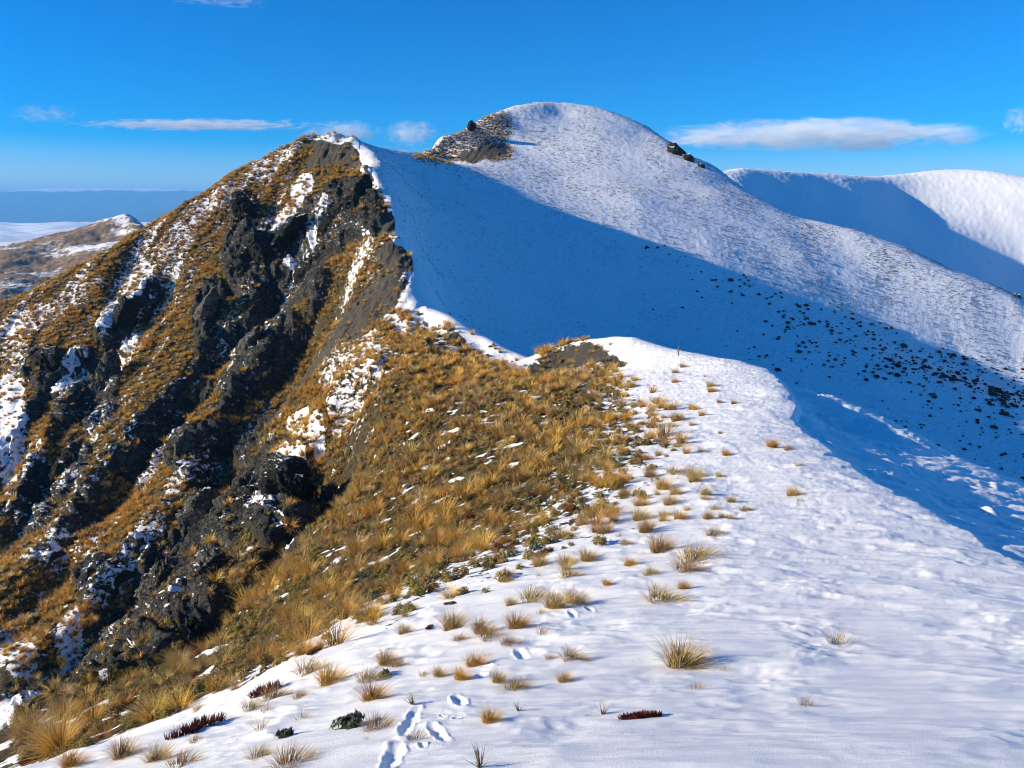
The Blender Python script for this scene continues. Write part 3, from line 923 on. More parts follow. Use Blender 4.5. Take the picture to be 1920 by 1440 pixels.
kd.b.inputs["Specular IOR Level"].default_value = 0.0
DH = [(-500, 420, 15000), (-200, 416, 15000), (0, 414, 15000), (30, 410, 15000), (60, 403, 15000), (85, 404, 15000), (120, 410, 15000), (170, 414, 15000), (230, 408, 15000), (300, 400, 15000), (400, 405, 15000), (600, 420, 15000)]
dh_pts = P3(dense(DH, 15)) + back(dense(DH, 40), ((1.06, -0.006), (1.12, -0.02))) + P3([(x, 440, 14400) for x in range(-500, 601, 60)])
grid_sheet("dark_hill_terrain", dh_pts, math.radians(-46), math.radians(-12), 14000, 16600, 260, 60, kd.m, lambda x, y, z: 10 * fbm(x / 160, y / 160, 3, 360))

# sea of cloud filling the low country on the left: a thick lumpy sheet
kc = NT("cloud_sea")
kc.b.inputs["Base Color"].default_value = (0.88, 0.89, 0.90, 1)
kc.b.inputs["Roughness"].default_value = 1.0
kc.b.inputs["Specular IOR Level"].default_value = 0.0
nx, ny = 420, 300
gx = np.linspace(-9000, 1500, nx)
gy = np.linspace(1450, 5650, ny)
GX, GY = np.meshgrid(gx, gy, indexing='ij')
GZ = -158 + 20 * np.abs(fbm(GX / 550, GY / 800, 4, 380)) * 2 + 9 * fbm(GX / 150, GY / 250, 3, 385)
GZ -= 160 * sstep(200, 1500, GX)
top = np.stack([GX, GY, GZ], -1).reshape(-1, 3)
ix = np.arange(nx * ny).reshape(nx, ny)
f = np.stack([ix[:-1, :-1], ix[1:, :-1], ix[1:, 1:], ix[:-1, 1:]], -1).reshape(-1, 4)
o = link_mesh("cloud_sea", top, f, kc.m)
o["kind"] = "stuff"
set_props(o, "sea of white cloud filling the valley behind the brown hill", "cloud")

kl = NT("lowland")
kl.l(kl.mix(kl.noise(0.002, 5), (0.05, 0.05, 0.03), (0.12, 0.10, 0.06)), kl.b.inputs["Base Color"])
R = 26000
o = link_mesh("ground", [(-R, -R, -560), (R, -R, -560), (R, R, -560), (-R, R, -560)], [(0, 1, 2, 3)], kl.m)
o["kind"] = "structure"
# ================================================================== ROCKS
def rock_mesh(size, seed, cuts=16, subdiv=5, crag=0.12):
    bm = bmesh.new()
    bmesh.ops.create_icosphere(bm, subdivisions=subdiv, radius=1.0)
    v = np.array([p.co[:] for p in bm.verts])
    f = np.array([[q.index for q in p.verts] for p in bm.faces])
    bm.free()
    g = np.random.default_rng(seed)
    for _ in range(cuts):
        nrm = g.normal(size=3)
        nrm[2] *= 0.7
        nrm /= np.linalg.norm(nrm)
        h = g.uniform(0.5, 0.82)
        d = v @ nrm
        k = d > h
        v[k] -= ((d[k] - h) * 0.97)[:, None] * nrm
    v = v * np.array(size)
    L = max(size)
    nr_ = v / (np.linalg.norm(v, axis=1, keepdims=True) + 1e-9)
    q = v / L
    d = crag * L * (ridged(q[:, 0] * 2.2 + q[:, 2] * 0.9 + seed, q[:, 1] * 2.2 + q[:, 2] * 2.6, 5, 400 + seed % 7) - 0.2)
    d += 0.35 * crag * L * ridged(q[:, 0] * 8 + q[:, 2] * 3, q[:, 1] * 8 + q[:, 2] * 9 + seed, 3, 420)
    d += 0.13 * crag * L * ridged(q[:, 0] * 21 + q[:, 2] * 7, q[:, 1] * 21 + q[:, 2] * 23 + seed, 2, 430)
    v = v + nr_ * d[:, None]
    return v, f

M_ROCKD = rock_material("dark_greywacke", (0.011, 0.012, 0.011), (0.030, 0.031, 0.026), 0.14)
M_ROCKM = rock_material("grey_greywacke", (0.045, 0.046, 0.039), (0.165, 0.16, 0.135), 0.05)
M_ROCKL = rock_material("pale_greywacke", (0.08, 0.077, 0.067), (0.20, 0.19, 0.165), 0.08)
ROCKS = [  # px, py, width px, height px, depth ratio, lean, material, sink, label
    (460, 402, 46, 80, 0.8, -10, M_ROCKD, 0.10, "dark pointed rock tower jutting from the upper left face"),
    (478, 500, 84, 150, 0.7, 14, M_ROCKD, 0.24, "biggest black rock bluff below the left summit"),
    (590, 505, 62, 110, 0.7, 22, M_ROCKD, 0.24, "rounded black crag beside the orange grass rib below the left summit"),
    (540, 455, 50, 120, 0.7, 26, M_ROCKD, 0.30, "narrow dark fin between the two black crags of the upper bluffs"),
    (622, 425, 48, 110, 0.6, 26, M_ROCKD, 0.30, "snow streaked dark crag in the middle of the upper bluffs"),
    (672, 388, 52, 120, 0.6, 24, M_ROCKD, 0.34, "craggy dark rock just under the snow cornice of the left summit"),
    (384, 592, 36, 120, 0.7, 22, M_ROCKL, 0.25, "pale grey rock slab lit by the sun on the left face"),
    (348, 842, 64, 94, 0.8, 4, M_ROCKM, 0.14, "pointed dark boulder standing in the middle of the gullied face"),
    (535, 918, 130, 165, 0.8, 24, M_ROCKD, 0.26, "large black cliff at the edge of the near grass slope"),
    (462, 960, 70, 150, 0.7, 22, M_ROCKD, 0.26, "black rock buttress joined to the left of the large black cliff"),
    (362, 985, 90, 180, 0.7, 26, M_ROCKM, 0.24, "grey cliff with a cap of snow left of the black cliff"),
    (300, 1100, 80, 210, 0.6, 36, M_ROCKM, 0.26, "long sunlit rock rib running down to the lower left"),
    (215, 1195, 50, 140, 0.6, 38, M_ROCKM, 0.28, "lower end of the sunlit rock rib in the gully"),
    (385, 1070, 64, 150, 0.6, 34, M_ROCKM, 0.28, "rough grey outcrop beside the brown slope at the gully edge"),
    (192, 730, 46, 140, 0.7, 22, M_ROCKM, 0.24, "tall grey rock wall in the left gully"),
    (226, 612, 46, 100, 0.7, 24, M_ROCKD, 0.26, "dark rock shadowed below a snow strip on the far left face"),
    (95, 690, 56, 80, 0.7, 20, M_ROCKD, 0.28, "low dark bluff near the left edge of the face"),
    (128, 880, 36, 120, 0.7, 30, M_ROCKD, 0.30, "narrow dark rock fin low on the left face"),
    (40, 940, 50, 80, 0.7, 30, M_ROCKD, 0.30, "dark rock at the foot of the white snow gully on the left edge"),
    (470, 650, 40, 100, 0.7, 26, M_ROCKM, 0.30, "small grey crag on the rib below the biggest bluff"),
    (150, 1260, 40, 110, 0.7, 38, M_ROCKM, 0.30, "thin grey rock spine at the bottom of the gully"),
    (75, 1330, 50, 90, 0.7, 30, M_ROCKD, 0.30, "dark snow flecked rock in the bottom left corner"),
    (884, 237, 17, 17, 0.9, -6, M_ROCKD, 0.05, "small dark rock knob on the left skyline of the snow dome"),
    (1268, 282, 36, 13, 0.9, 32, M_ROCKD, 0.25, "dark jagged rocks on the right skyline of the snow dome"),
    (1290, 297, 24, 9, 0.8, 32, M_ROCKD, 0.25, "small black rock just below the jagged rocks on the dome skyline"),
    (1316, 312, 13, 6, 0.8, 30, M_ROCKD, 0.2, "tiny dark rock lowest on the right skyline of the dome"),
    (1905, 556, 18, 9, 0.8, 0, M_ROCKM, 0.3, "low rock on the spur crest at the right edge"),
]
for i, (px, py, w, h, dr, lean, mt, sink, lab) in enumerate(ROCKS):
    p = hit(px, min(py + h * (0.25 if py > 330 else 0.6), 1439))[0]
    F = p[1]
    mpp = F * math.hypot(1, p[0] / F) / FPX
    sx_, sz_ = w * mpp / 2, h * mpp / 2
    big = w > 60
    v, f = rock_mesh((sx_, max(sx_, sz_ * 0.6) * dr, sz_), 57 + i * 11, 22 if big else 12, 6 if w > 90 else 6 if w > 44 else 5 if py > 330 else 3, 0.15 if py > 330 else 0.45)
    # lean along the slope, as seen from the path
    a = math.radians(lean)
    c, s_ = math.cos(a), math.sin(a)
    x, z = v[:, 0] * c + v[:, 2] * s_, -v[:, 0] * s_ + v[:, 2] * c
    v = np.stack([x, v[:, 1], z], -1)
    o = link_mesh("rock_outcrop" if w > 30 else "rock", v, f, mt, smooth=py > 330)
    ctr = hit(px, py)[0] if py > 330 else np.array([float(q_) for q_ in at(px, py, F)])
    push = sink * max(sx_, sz_ * .6)
    dn = ctr / np.linalg.norm(ctr)
    o.location = (ctr[0] + dn[0] * push, ctr[1] + dn[1] * push, ctr[2] + dn[2] * push)
    set_props(o, lab, "rock", "rock outcrops on the mountain")

# ================================================================== PLANTS
def tuft(nb, R0, L, width, segs, seed, lean=0.25, open_=(8, 50), bend=(35, 85), wob=0.25):
    g = np.random.default_rng(seed)
    az = g.uniform(0, 2 * np.pi, nb)
    rr = np.sqrt(g.uniform(0, 1, nb))
    bx, by = R0 * rr * np.cos(az), R0 * rr * np.sin(az)
    ln = L * g.uniform(0.55, 1.1, nb)
    th = np.radians(g.uniform(*open_, nb) * (0.35 + 0.65 * rr))
    bd = np.radians(g.uniform(*bend, nb))
    daz = az + g.normal(0, 0.35, nb)
    ox, oy = np.cos(daz), np.sin(daz)
    tw = g.normal(0, wob, nb)
    px, py, pz = bx.copy(), by.copy(), np.full(nb, -0.06 * L)
    verts, hs = [], []
    sidex, sidey = -np.sin(daz + tw), np.cos(daz + tw)
    for k in range(segs + 1):
        s = k / segs
        wv = width * (1 - 0.85 * s ** 1.5) * g.uniform(0.8, 1.2, nb)
        verts.append(np.stack([px - sidex * wv, py - sidey * wv, pz], -1))
        verts.append(np.stack([px + sidex * wv, py + sidey * wv, pz], -1))
        hs += [np.full(nb, s)] * 2
        inc = th + bd * s
        st = ln / segs
        dx = np.sin(inc) * ox + lean * (0.4 + s)
        dy = np.sin(inc) * oy
        dz = np.cos(inc)
        m = np.sqrt(dx * dx + dy * dy + dz * dz)
        px, py, pz = px + dx / m * st, py + dy / m * st, pz + dz / m * st
    V_ = np.stack(verts, 1).reshape(-1, 3)              # nb x 2(segs+1)
    H_ = np.stack(hs, 1).reshape(-1)
    R_ = np.repeat(g.uniform(0, 1, nb), 2 * (segs + 1))
    b = np.arange(nb)[:, None] * 2 * (segs + 1)
    F_ = np.concatenate([np.stack([b[:, 0] + 2 * k, b[:, 0] + 2 * k + 1, b[:, 0] + 2 * k + 3, b[:, 0] + 2 * k + 2], -1) for k in range(segs)])
    return V_, F_, H_, R_

def cushion(nl, R0, H0, leaf, seed):
    g = np.random.default_rng(seed)
    az = g.uniform(0, 2 * np.pi, nl)
    u = g.uniform(0, 1, nl)
    el = np.arcsin(u ** 0.8)
    lob = 1 + 0.25 * np.sin(3 * az + g.uniform(0, 6)) + 0.15 * np.sin(5 * az + g.uniform(0, 6))
    rad = g.uniform(0.7, 1.05, nl) * lob
    c = np.stack([R0 * rad * np.cos(el) * np.cos(az), R0 * rad * np.cos(el) * np.sin(az), H0 * rad * np.sin(el)], -1)
    nrm = c / np.array([R0, R0, H0]) + g.normal(0, 0.45, (nl, 3))
    nrm /= np.linalg.norm(nrm, axis=1, keepdims=True)
    t = np.cross(nrm, g.normal(size=(nl, 3)))
    t /= np.linalg.norm(t, axis=1, keepdims=True)
    b = np.cross(nrm, t)
    s = leaf * g.uniform(0.6, 1.4, nl)[:, None]
    V_ = np.stack([c - t * s * .5, c + b * s * .45 - nrm * s * .1, c + t * s + nrm * s * .35, c - b * s * .45 - nrm * s * .1], 1).reshape(-1, 3)
    F_ = np.arange(nl * 4).reshape(-1, 4)
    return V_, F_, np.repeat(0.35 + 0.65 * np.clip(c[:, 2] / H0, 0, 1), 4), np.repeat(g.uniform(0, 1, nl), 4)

M_STRAW = blade_material("straw_blades", (0.09, 0.058, 0.020), (0.50, 0.335, 0.11), (0.82, 0.59, 0.26))
M_GOLD = blade_material("gold_blades", (0.11, 0.062, 0.013), (0.60, 0.345, 0.065), (0.90, 0.58, 0.155))
M_OLIVE = blade_material("olive_leaves", (0.035, 0.029, 0.008), (0.15, 0.12, 0.030), (0.31, 0.24, 0.065))
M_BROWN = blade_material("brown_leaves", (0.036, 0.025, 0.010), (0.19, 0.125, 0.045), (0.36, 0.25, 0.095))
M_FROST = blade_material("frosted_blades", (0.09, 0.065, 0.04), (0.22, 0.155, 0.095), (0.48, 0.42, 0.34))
M_RUST = blade_material("rust_leaves", (0.05, 0.014, 0.008), (0.13, 0.036, 0.014), (0.22, 0.085, 0.025))
M_AMBER = blade_material("amber_leaves", (0.09, 0.045, 0.010), (0.26, 0.125, 0.020), (0.36, 0.18, 0.030))
M_CRIM = blade_material("crimson_leaves", (0.03, 0.008, 0.008), (0.085, 0.016, 0.014), (0.15, 0.032, 0.024))
M_GREEN = blade_material("grey_green_leaves", (0.02, 0.026, 0.016), (0.055, 0.07, 0.04), (0.11, 0.135, 0.08))
M_SPEAR = blade_material("spear_blades", (0.09, 0.07, 0.045), (0.24, 0.19, 0.12), (0.42, 0.35, 0.24))
M_BUSH = blade_material("dark_red_leaves", (0.016, 0.006, 0.007), (0.045, 0.013, 0.014), (0.08, 0.024, 0.024), trans=0.0)

lib = bpy.data.collections.new("plant_library")       # sources of the masses, not linked to the scene
def libmesh(name, data, mat):
    v, f, h, r = data
    o = link_mesh(name, v, f, mat, smooth=False, attrs={"h": h, "r": r})
    COL.objects.unlink(o)
    return o
def scatter(name, variants, P, rot, scl, idx, label=None, cat=None):
    """One object: many copies of a few plants, set by geometry nodes on given points."""
    coll = bpy.data.collections.new(name + "_sources")
    for k, o in enumerate(variants):
        o.name = "%s_%02d" % (name, k)
        coll.objects.link(o)
    order = sorted(range(len(variants)), key=lambda k: variants[k].name)
    me = bpy.data.meshes.new(name)
    me.vertices.add(len(P))
    me.vertices.foreach_set("co", np.ascontiguousarray(P, np.float32).ravel())
    for an, ty, av in (("rot", 'FLOAT_VECTOR', rot), ("scl", 'FLOAT_VECTOR', scl)):
        a = me.attributes.new(an, ty, 'POINT')
        a.data.foreach_set("vector", np.ascontiguousarray(av, np.float32).ravel())
    a = me.attributes.new("idx", 'INT', 'POINT')
    a.data.foreach_set("value", np.ascontiguousarray(idx, np.int32))
    o = bpy.data.objects.new(name, me)
    COL.objects.link(o)
    ng = bpy.data.node_groups.new(name, 'GeometryNodeTree')
    ng.interface.new_socket("Geometry", in_out='INPUT', socket_type='NodeSocketGeometry')
    ng.interface.new_socket("Geometry", in_out='OUTPUT', socket_type='NodeSocketGeometry')
    gi, go = ng.nodes.new("NodeGroupInput"), ng.nodes.new("NodeGroupOutput")
    ip = ng.nodes.new("GeometryNodeInstanceOnPoints")
    ci = ng.nodes.new("GeometryNodeCollectionInfo")
    ci.inputs["Collection"].default_value = coll
    ci.inputs["Separate Children"].default_value = True
    ci.inputs["Reset Children"].default_value = True
    def na(n_, ty):
        x = ng.nodes.new("GeometryNodeInputNamedAttribute")
        x.data_type = ty
        x.inputs[0].default_value = n_
        return x.outputs[0]
    e2r = ng.nodes.new("FunctionNodeEulerToRotation")
    L = ng.links.new
    L(gi.outputs[0], ip.inputs["Points"])
    L(ci.outputs[0], ip.inputs["Instance"])
    ip.inputs["Pick Instance"].default_value = True
    L(na("idx", 'INT'), ip.inputs["Instance Index"])
    L(na("rot", 'FLOAT_VECTOR'), e2r.inputs[0])
    L(e2r.outputs[0], ip.inputs["Rotation"])
    L(na("scl", 'FLOAT_VECTOR'), ip.inputs["Scale"])
    L(ip.outputs[0], go.inputs[0])
    md = o.modifiers.new("copies", 'NODES')
    md.node_group = ng
    o["kind"] = "stuff"
    set_props(o, label, cat)
    return o

# area of ground per grid point
Pg = np.stack([X, Y, Z], -1)
du, dv = np.gradient(Pg, axis=0), np.gradient(Pg, axis=1)
AREA = np.linalg.norm(np.cross(du, dv), axis=-1)
inview = vis & (np.abs(np.arctan2(X, Y)) < math.radians(36.5)) & (PXf > -60) & (PXf < 1980) & (PYf < 1500)
inview[:7] = False
inview[-7:] = False
def sample(lam):
    lam = np.where(inview, lam, 0) * AREA
    cnt = rng.poisson(np.clip(lam, 0, 40)).ravel()
    k = np.repeat(np.arange(cnt.size), cnt)
    j1, j2 = rng.uniform(-.5, .5, len(k)), rng.uniform(-.5, .5, len(k))
    P = Pg.reshape(-1, 3)[k] + du.reshape(-1, 3)[k] * j1[:, None] + dv.reshape(-1, 3)[k] * j2[:, None]
    return P, k
def angles(k, yaw, jit, tilt=0.45):
    Nn = N.reshape(-1, 3)[k]
    # lean part of the way from upright to the ground's own normal
    rx, ry = -np.arctan2(Nn[:, 1], Nn[:, 2]) * tilt, np.arctan2(Nn[:, 0], Nn[:, 2]) * tilt
    rz = yaw + rng.normal(0, jit, len(k))
    return np.stack([rx, ry, rz], -1)

covc = np.clip(cov, 0, 1.4)
bare = np.clip(1.12 - covc, 0, 1)
bare = np.where(NEAR & (Y > 62), np.clip(1.35 - covc, 0, 1), bare)
open_turf = bare * np.where(Y > 68, sstep(0.40, 0.60, N[..., 2]), 1.0) * (1 - 0.93 * sstep(.3, .6, rock)) * (1 - 0.93 * sstep(.35, .65, scree))
patch = fbm(X / 5.5, Y / 5.5, 3, 500)
patch2 = fbm(X / 2.2, Y / 2.2, 2, 510)

# straw and gold tussocks
edge_fg = NEAR & (Y < 75)
gold_amt = np.clip(0.75 + 1.7 * patch + 1.2 * patch2, 0.06, 2.4)
gold_amt = np.where(NEAR & (Y > 62), np.clip(0.95 + 0.9 * patch + 0.9 * RIB, 0.15, 2.2), gold_amt)
zone = np.interp(Y, [5, 14, 30, 60, 75, 120], [1.6, 0.95, 1.0, 1.3, 1.6, 1.7])
lam_t = open_turf * NEAR * zone * gold_amt
lam_t = np.where(edge_fg, lam_t * sstep(1.22, 0.74, covc), lam_t)
P, k = sample(lam_t)
Yk = Y.ravel()[k]
s = np.clip(rng.lognormal(-0.12, 0.28, len(k)), 0.5, 1.7) * np.interp(Yk, [10, 40, 90, 190], [0.85, 1.3, 1.3, 1.15])
near_lod = Yk < 34
pk = patch.ravel()[k] + 0.6 * rng.normal(size=len(k)) * 0.4
gold = (pk > 0.05) | (Yk > 70) & (pk > -0.3)
vid = np.where(near_lod, np.where(gold, 0, 3), np.where(Yk < 80, np.where(gold, 6, 8), np.where(gold, 10, 12)))
vid = vid + np.where(near_lod, rng.integers(0, 3, len(k)), rng.integers(0, 2, len(k)))
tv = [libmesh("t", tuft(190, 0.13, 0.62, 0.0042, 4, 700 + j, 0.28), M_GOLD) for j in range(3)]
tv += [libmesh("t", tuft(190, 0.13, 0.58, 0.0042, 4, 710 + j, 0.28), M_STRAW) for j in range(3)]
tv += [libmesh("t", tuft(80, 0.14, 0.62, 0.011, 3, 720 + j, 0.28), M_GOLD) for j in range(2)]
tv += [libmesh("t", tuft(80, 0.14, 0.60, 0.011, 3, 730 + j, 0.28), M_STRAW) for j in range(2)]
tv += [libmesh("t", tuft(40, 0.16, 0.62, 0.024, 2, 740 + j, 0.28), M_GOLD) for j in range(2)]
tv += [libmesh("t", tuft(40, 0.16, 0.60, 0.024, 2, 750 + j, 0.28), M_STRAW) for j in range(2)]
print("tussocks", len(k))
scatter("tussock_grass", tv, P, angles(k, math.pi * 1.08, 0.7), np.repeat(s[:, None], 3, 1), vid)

# low cushions and shrubs between them
zone = np.interp(Y, [5, 20, 45, 75, 130], [5.5, 5.5, 3.4, 0.9, 0.45])
lam_c = open_turf * NEAR * zone * np.clip(1.0 - 0.7 * patch, 0.2, 1.6)
lam_c = np.where(edge_fg, lam_c * sstep(0.95, 0.55, covc), lam_c)
P, k = sample(lam_c)
Yk = Y.ravel()[k]
s = rng.uniform(0.5, 1.25, len(k)) * np.interp(Yk, [8, 25, 60, 150], [0.6, 0.75, 1.0, 1.25])
kind = rng.choice(6, len(k), p=[0.40, 0.19, 0.33, 0.035, 0.025, 0.02])
hue = fbm(P[:, 0] / 3.5, P[:, 1] / 3.5, 2, 520)
kind = np.where((hue > 0.45) & (rng.uniform(size=len(k)) < 0.5), 4, kind)
kind = np.where((hue < -0.5) & (rng.uniform(size=len(k)) < 0.4), 3, kind)
vid = np.where(Yk < 50, kind, kind + 6)
mats6 = [M_OLIVE, M_OLIVE, M_BROWN, M_RUST, M_AMBER, M_GREEN]
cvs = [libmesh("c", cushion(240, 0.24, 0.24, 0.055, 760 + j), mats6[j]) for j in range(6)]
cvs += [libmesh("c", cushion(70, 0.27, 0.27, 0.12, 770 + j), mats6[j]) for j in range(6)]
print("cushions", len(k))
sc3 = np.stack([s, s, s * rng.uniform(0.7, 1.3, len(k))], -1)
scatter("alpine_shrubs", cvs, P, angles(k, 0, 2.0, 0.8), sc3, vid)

# frosted tussocks on the snow dome, the spur and the turf of its left shoulder
fdens = FAR * np.where(covc < 0.8, 0.9 * bare + 0.25, (0.85 + 1.3 * sstep(1250, 1650, PXf)) * LIT * np.clip(0.65 + 1.7 * fbm(X / 14, Y / 14, 3, 530), 0.03, 2.0) + 1.4 * (1 - LIT) * np.clip(0.7 + fbm(X / 10, Y / 10, 2, 533), 0, 2))
fdens = fdens * (1 - sstep(.3, .6, scree)) * (Y > 125)
P, k = sample(fdens)
s = rng.uniform(0.6, 1.2, len(k))
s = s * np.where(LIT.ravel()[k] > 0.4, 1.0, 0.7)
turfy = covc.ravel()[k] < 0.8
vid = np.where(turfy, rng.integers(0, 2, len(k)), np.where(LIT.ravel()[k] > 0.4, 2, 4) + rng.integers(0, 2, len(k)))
fv = [libmesh("f", tuft(36, 0.18, 0.62, 0.026, 2, 780 + j, 0.25), M_GOLD) for j in range(2)]
fv += [libmesh("f", tuft(26, 0.16, 0.50, 0.024, 2, 784 + j, 0.25, (20, 70)), M_FROST) for j in range(2)]
fv += [libmesh("f", tuft(20, 0.22, 0.42, 0.03, 2, 788 + j, 0.25, (20, 70)), M_BROWN) for j in range(2)]
print("frosted", len(k))
flat_ = np.where(turfy, 1.0, 0.5)
scatter("frosted_grass", fv, P - np.array([0, 0, 0.03]), angles(k, math.pi, 0.8), np.stack([s, s * 0.8, s * flat_], -1), vid)

# ---- dark bushes in the shaded bowl: the largest as single objects, the rest as one mass
bd = np.zeros(X.shape)
for px, py, rx, ry, ang, val in [(1860, 700, 130, 60, 22, .75), (1800, 760, 160, 60, 25, .22), (1720, 690, 150, 45, 22, .45), (1640, 660, 130, 60, 20, .28), (1560, 640, 140, 60, 20, .22), (1430, 560, 160, 30, 24, .42), (1320, 500, 120, 22, 26, .30),
                             (1600, 590, 110, 20, 22, .5), (1880, 800, 90, 70, 40, .16), (1480, 690, 70, 40, 20, .14), (1240, 470, 90, 14, 26, .10), (1780, 830, 120, 50, 25, .14), (1870, 735, 60, 30, 30, .8), (1800, 680, 80, 26, 24, .8)]:
    dx, dy = PXf - px, PYf - py
    c, s_ = math.cos(math.radians(ang)), math.sin(math.radians(ang))
    e = np.sqrt(((dx * c + dy * s_) / rx) ** 2 + ((-dx * s_ + dy * c) / ry) ** 2)
    bd = np.maximum(bd, val * sstep(1.2, 0.4, e))
bd = bd * np.clip(0.6 + 1.3 * fbm(X / 7, Y / 7, 3, 540), 0.05, 1.6) * FAR
shade_line = 290 + 0.350 * (PXf - 780) + 12
bd = bd * sstep(-14, 8, PYf - shade_line)
P, k = sample(bd * 0.9 + FAR * 0.03 * sstep(1150, 1500, PXf) * sstep(-5, 20, PYf - shade_line))
size = np.clip(rng.lognormal(-0.50, 0.38, len(k)), 0.28, 1.6) * (0.85 + 0.35 * np.clip(bd.ravel()[k], 0, 1))
app = size / P[:, 1]
order = np.argsort(-app)
print("bushes", len(k))
bush_src = [libmesh("bush", cushion(120, 0.42, 0.42, 0.20, 790 + j), M_BUSH) for j in range(4)]
NB = 290
def bush_label(px, py, big):
    row = "under the shadow edge" if py < 290 + 0.35 * (px - 780) + 62 else "low in the bowl" if py > 290 + 0.35 * (px - 780) + 150 else "halfway down the bowl"
    where = "at the right edge" if px > 1790 else "right of the snowy knoll" if px > 1560 else "beyond the fence post" if px > 1330 else "beyond the snowy knoll"
    return ("large" if big else "small") + " dark red bush " + row + ", " + where
for c_, qi in enumerate(order[:NB]):
    src = bush_src[c_ % 4]
    o = bpy.data.objects.new("bush", src.data)
    COL.objects.link(o)
    o.location = P[qi]
    sz = size[qi]
    o.scale = (sz * random.uniform(0.9, 1.35), sz * random.uniform(0.9, 1.2), sz * random.uniform(0.8, 1.15))
    o.rotation_euler = (0, 0, random.uniform(0, 6.28))
    bpx_, bpy_ = pix(*P[qi])
    lab = bush_label(bpx_, bpy_, sz > 1.15)
    set_props(o, lab, "bush", lab.replace(" bush ", " bushes "))
rest = order[NB:]
if len(rest):
    scatter("small_bushes", bush_src, P[rest], np.stack([0 * rest, 0 * rest, rng.uniform(0, 6.28, len(rest))], -1), np.repeat(size[rest][:, None], 3, 1), rng.integers(0, 4, len(rest)))

# ---- tussocks that stand one by one in the foreground snow
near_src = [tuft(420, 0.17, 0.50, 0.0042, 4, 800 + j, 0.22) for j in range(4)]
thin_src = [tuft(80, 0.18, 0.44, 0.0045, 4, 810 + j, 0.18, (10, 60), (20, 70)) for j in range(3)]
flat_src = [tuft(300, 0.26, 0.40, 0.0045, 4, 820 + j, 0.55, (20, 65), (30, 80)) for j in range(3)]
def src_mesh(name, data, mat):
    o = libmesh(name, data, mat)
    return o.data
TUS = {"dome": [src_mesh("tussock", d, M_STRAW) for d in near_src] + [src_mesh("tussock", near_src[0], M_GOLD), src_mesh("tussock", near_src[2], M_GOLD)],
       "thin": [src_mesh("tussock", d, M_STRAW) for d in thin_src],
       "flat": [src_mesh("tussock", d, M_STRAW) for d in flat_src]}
TLIST = """847 1178 60 d;902 1187 50 d;968 1177 55 d;917 1198 55 f;955 1208 45 f;757 1188 33 d;863 1200 35 f;915 1230 28 t;890 1250 45 d;863 1272 40 d;823 1268 35 d;797 1270 30 f;
693 1278 62 f;747 1250 40 f;723 1245 45 d;697 1312 60 d;707 1367 70 f;917 1353 45 d;780 1388 60 t;688 1387 20 t;933 1278 35 d;967 1292 65 f;1057 1280 38 d;1073 1235 60 f;1033 1237 30 f;1017 1187 40 t;
1077 1132 55 d;1003 1125 75 f;957 1135 30 d;1137 1097 22 d;1180 1060 32 d;1220 1077 40 f;1100 1050 40 d;1067 1083 50 f;1060 1060 35 d;1173 1022 30 f;1157 1208 18 t;1277 1248 95 d;1243 1127 88 f;1280 1105 30 d;
1307 1050 100 f;1288 1072 65 f;1237 1033 60 d;1340 1003 45 f;1210 997 45 d;1273 973 30 d;1327 973 28 d;1353 971 18 d;1370 973 25 f;1307 1293 45 t;1358 1258 30 t;1570 1208 60 t;1510 1325 50 t;1447 838 32 d;1477 843 25 f;
1497 873 25 t;1360 855 20 d;1485 930 30 d;1497 940 15 t;1300 895 40 d;1348 895 17 d;1322 928 27 d;1323 937 25 f;1370 942 22 d;1342 955 26 f;1398 957 30 f;1290 957 24 f;1315 848 20 f;1315 780 18 d;1297 768 18 d;
1375 758 15 d;1348 755 12 d;1297 798 15 d;1332 725 22 d;1333 737 20 d;1350 815 10 d;1322 707 14 t;230 1420 55 d;293 1427 50 d;343 1437 70 f;487 1418 55 f;547 1433 90 f;490 1368 45 t;567 1348 40 t;473 1330 50 f;
500 1333 40 t;563 1308 35 f;133 1437 50 d;617 1282 60 d;580 1263 65 f;513 1310 60 f;367 1390 30 f;1190 714 22 d;1186 724 14 d;1265 717 17 d;1265 700 16 d;1279 689 14 d;1238 755 60 f;1190 764 25 d;1142 787 40 d;
1222 780 22 d;1251 767 16 d;1268 789 32 d;1257 801 18 d;1301 769 16 d;1244 785 14 d;1184 803 25 d;1222 801 30 f;1120 835 25 d;1163 830 35 d;1217 820 30 f;1134 847 24 d;1167 851 26 d;1217 895 28 d;1265 889 40 f;
1301 903 34 d;1234 855 20 d;1272 839 30 f;1209 864 26 d;1015 1150 34 t;1130 1000 34 d;1155 960 52 f;1200 975 44 d;1255 945 40 d;1240 915 36 d;1170 930 30 d;1120 960 40 d;1090 985 36 d;1050 1010 44 d;1010 1060 40 d"""
spec = []
for ln in TLIST.replace("\n", "").split(";"):
    a, b, c, d = ln.split()
    spec.append((float(a), float(b), float(c), {"d": "dome", "t": "thin", "f": "flat"}[d]))
nh = len(spec)
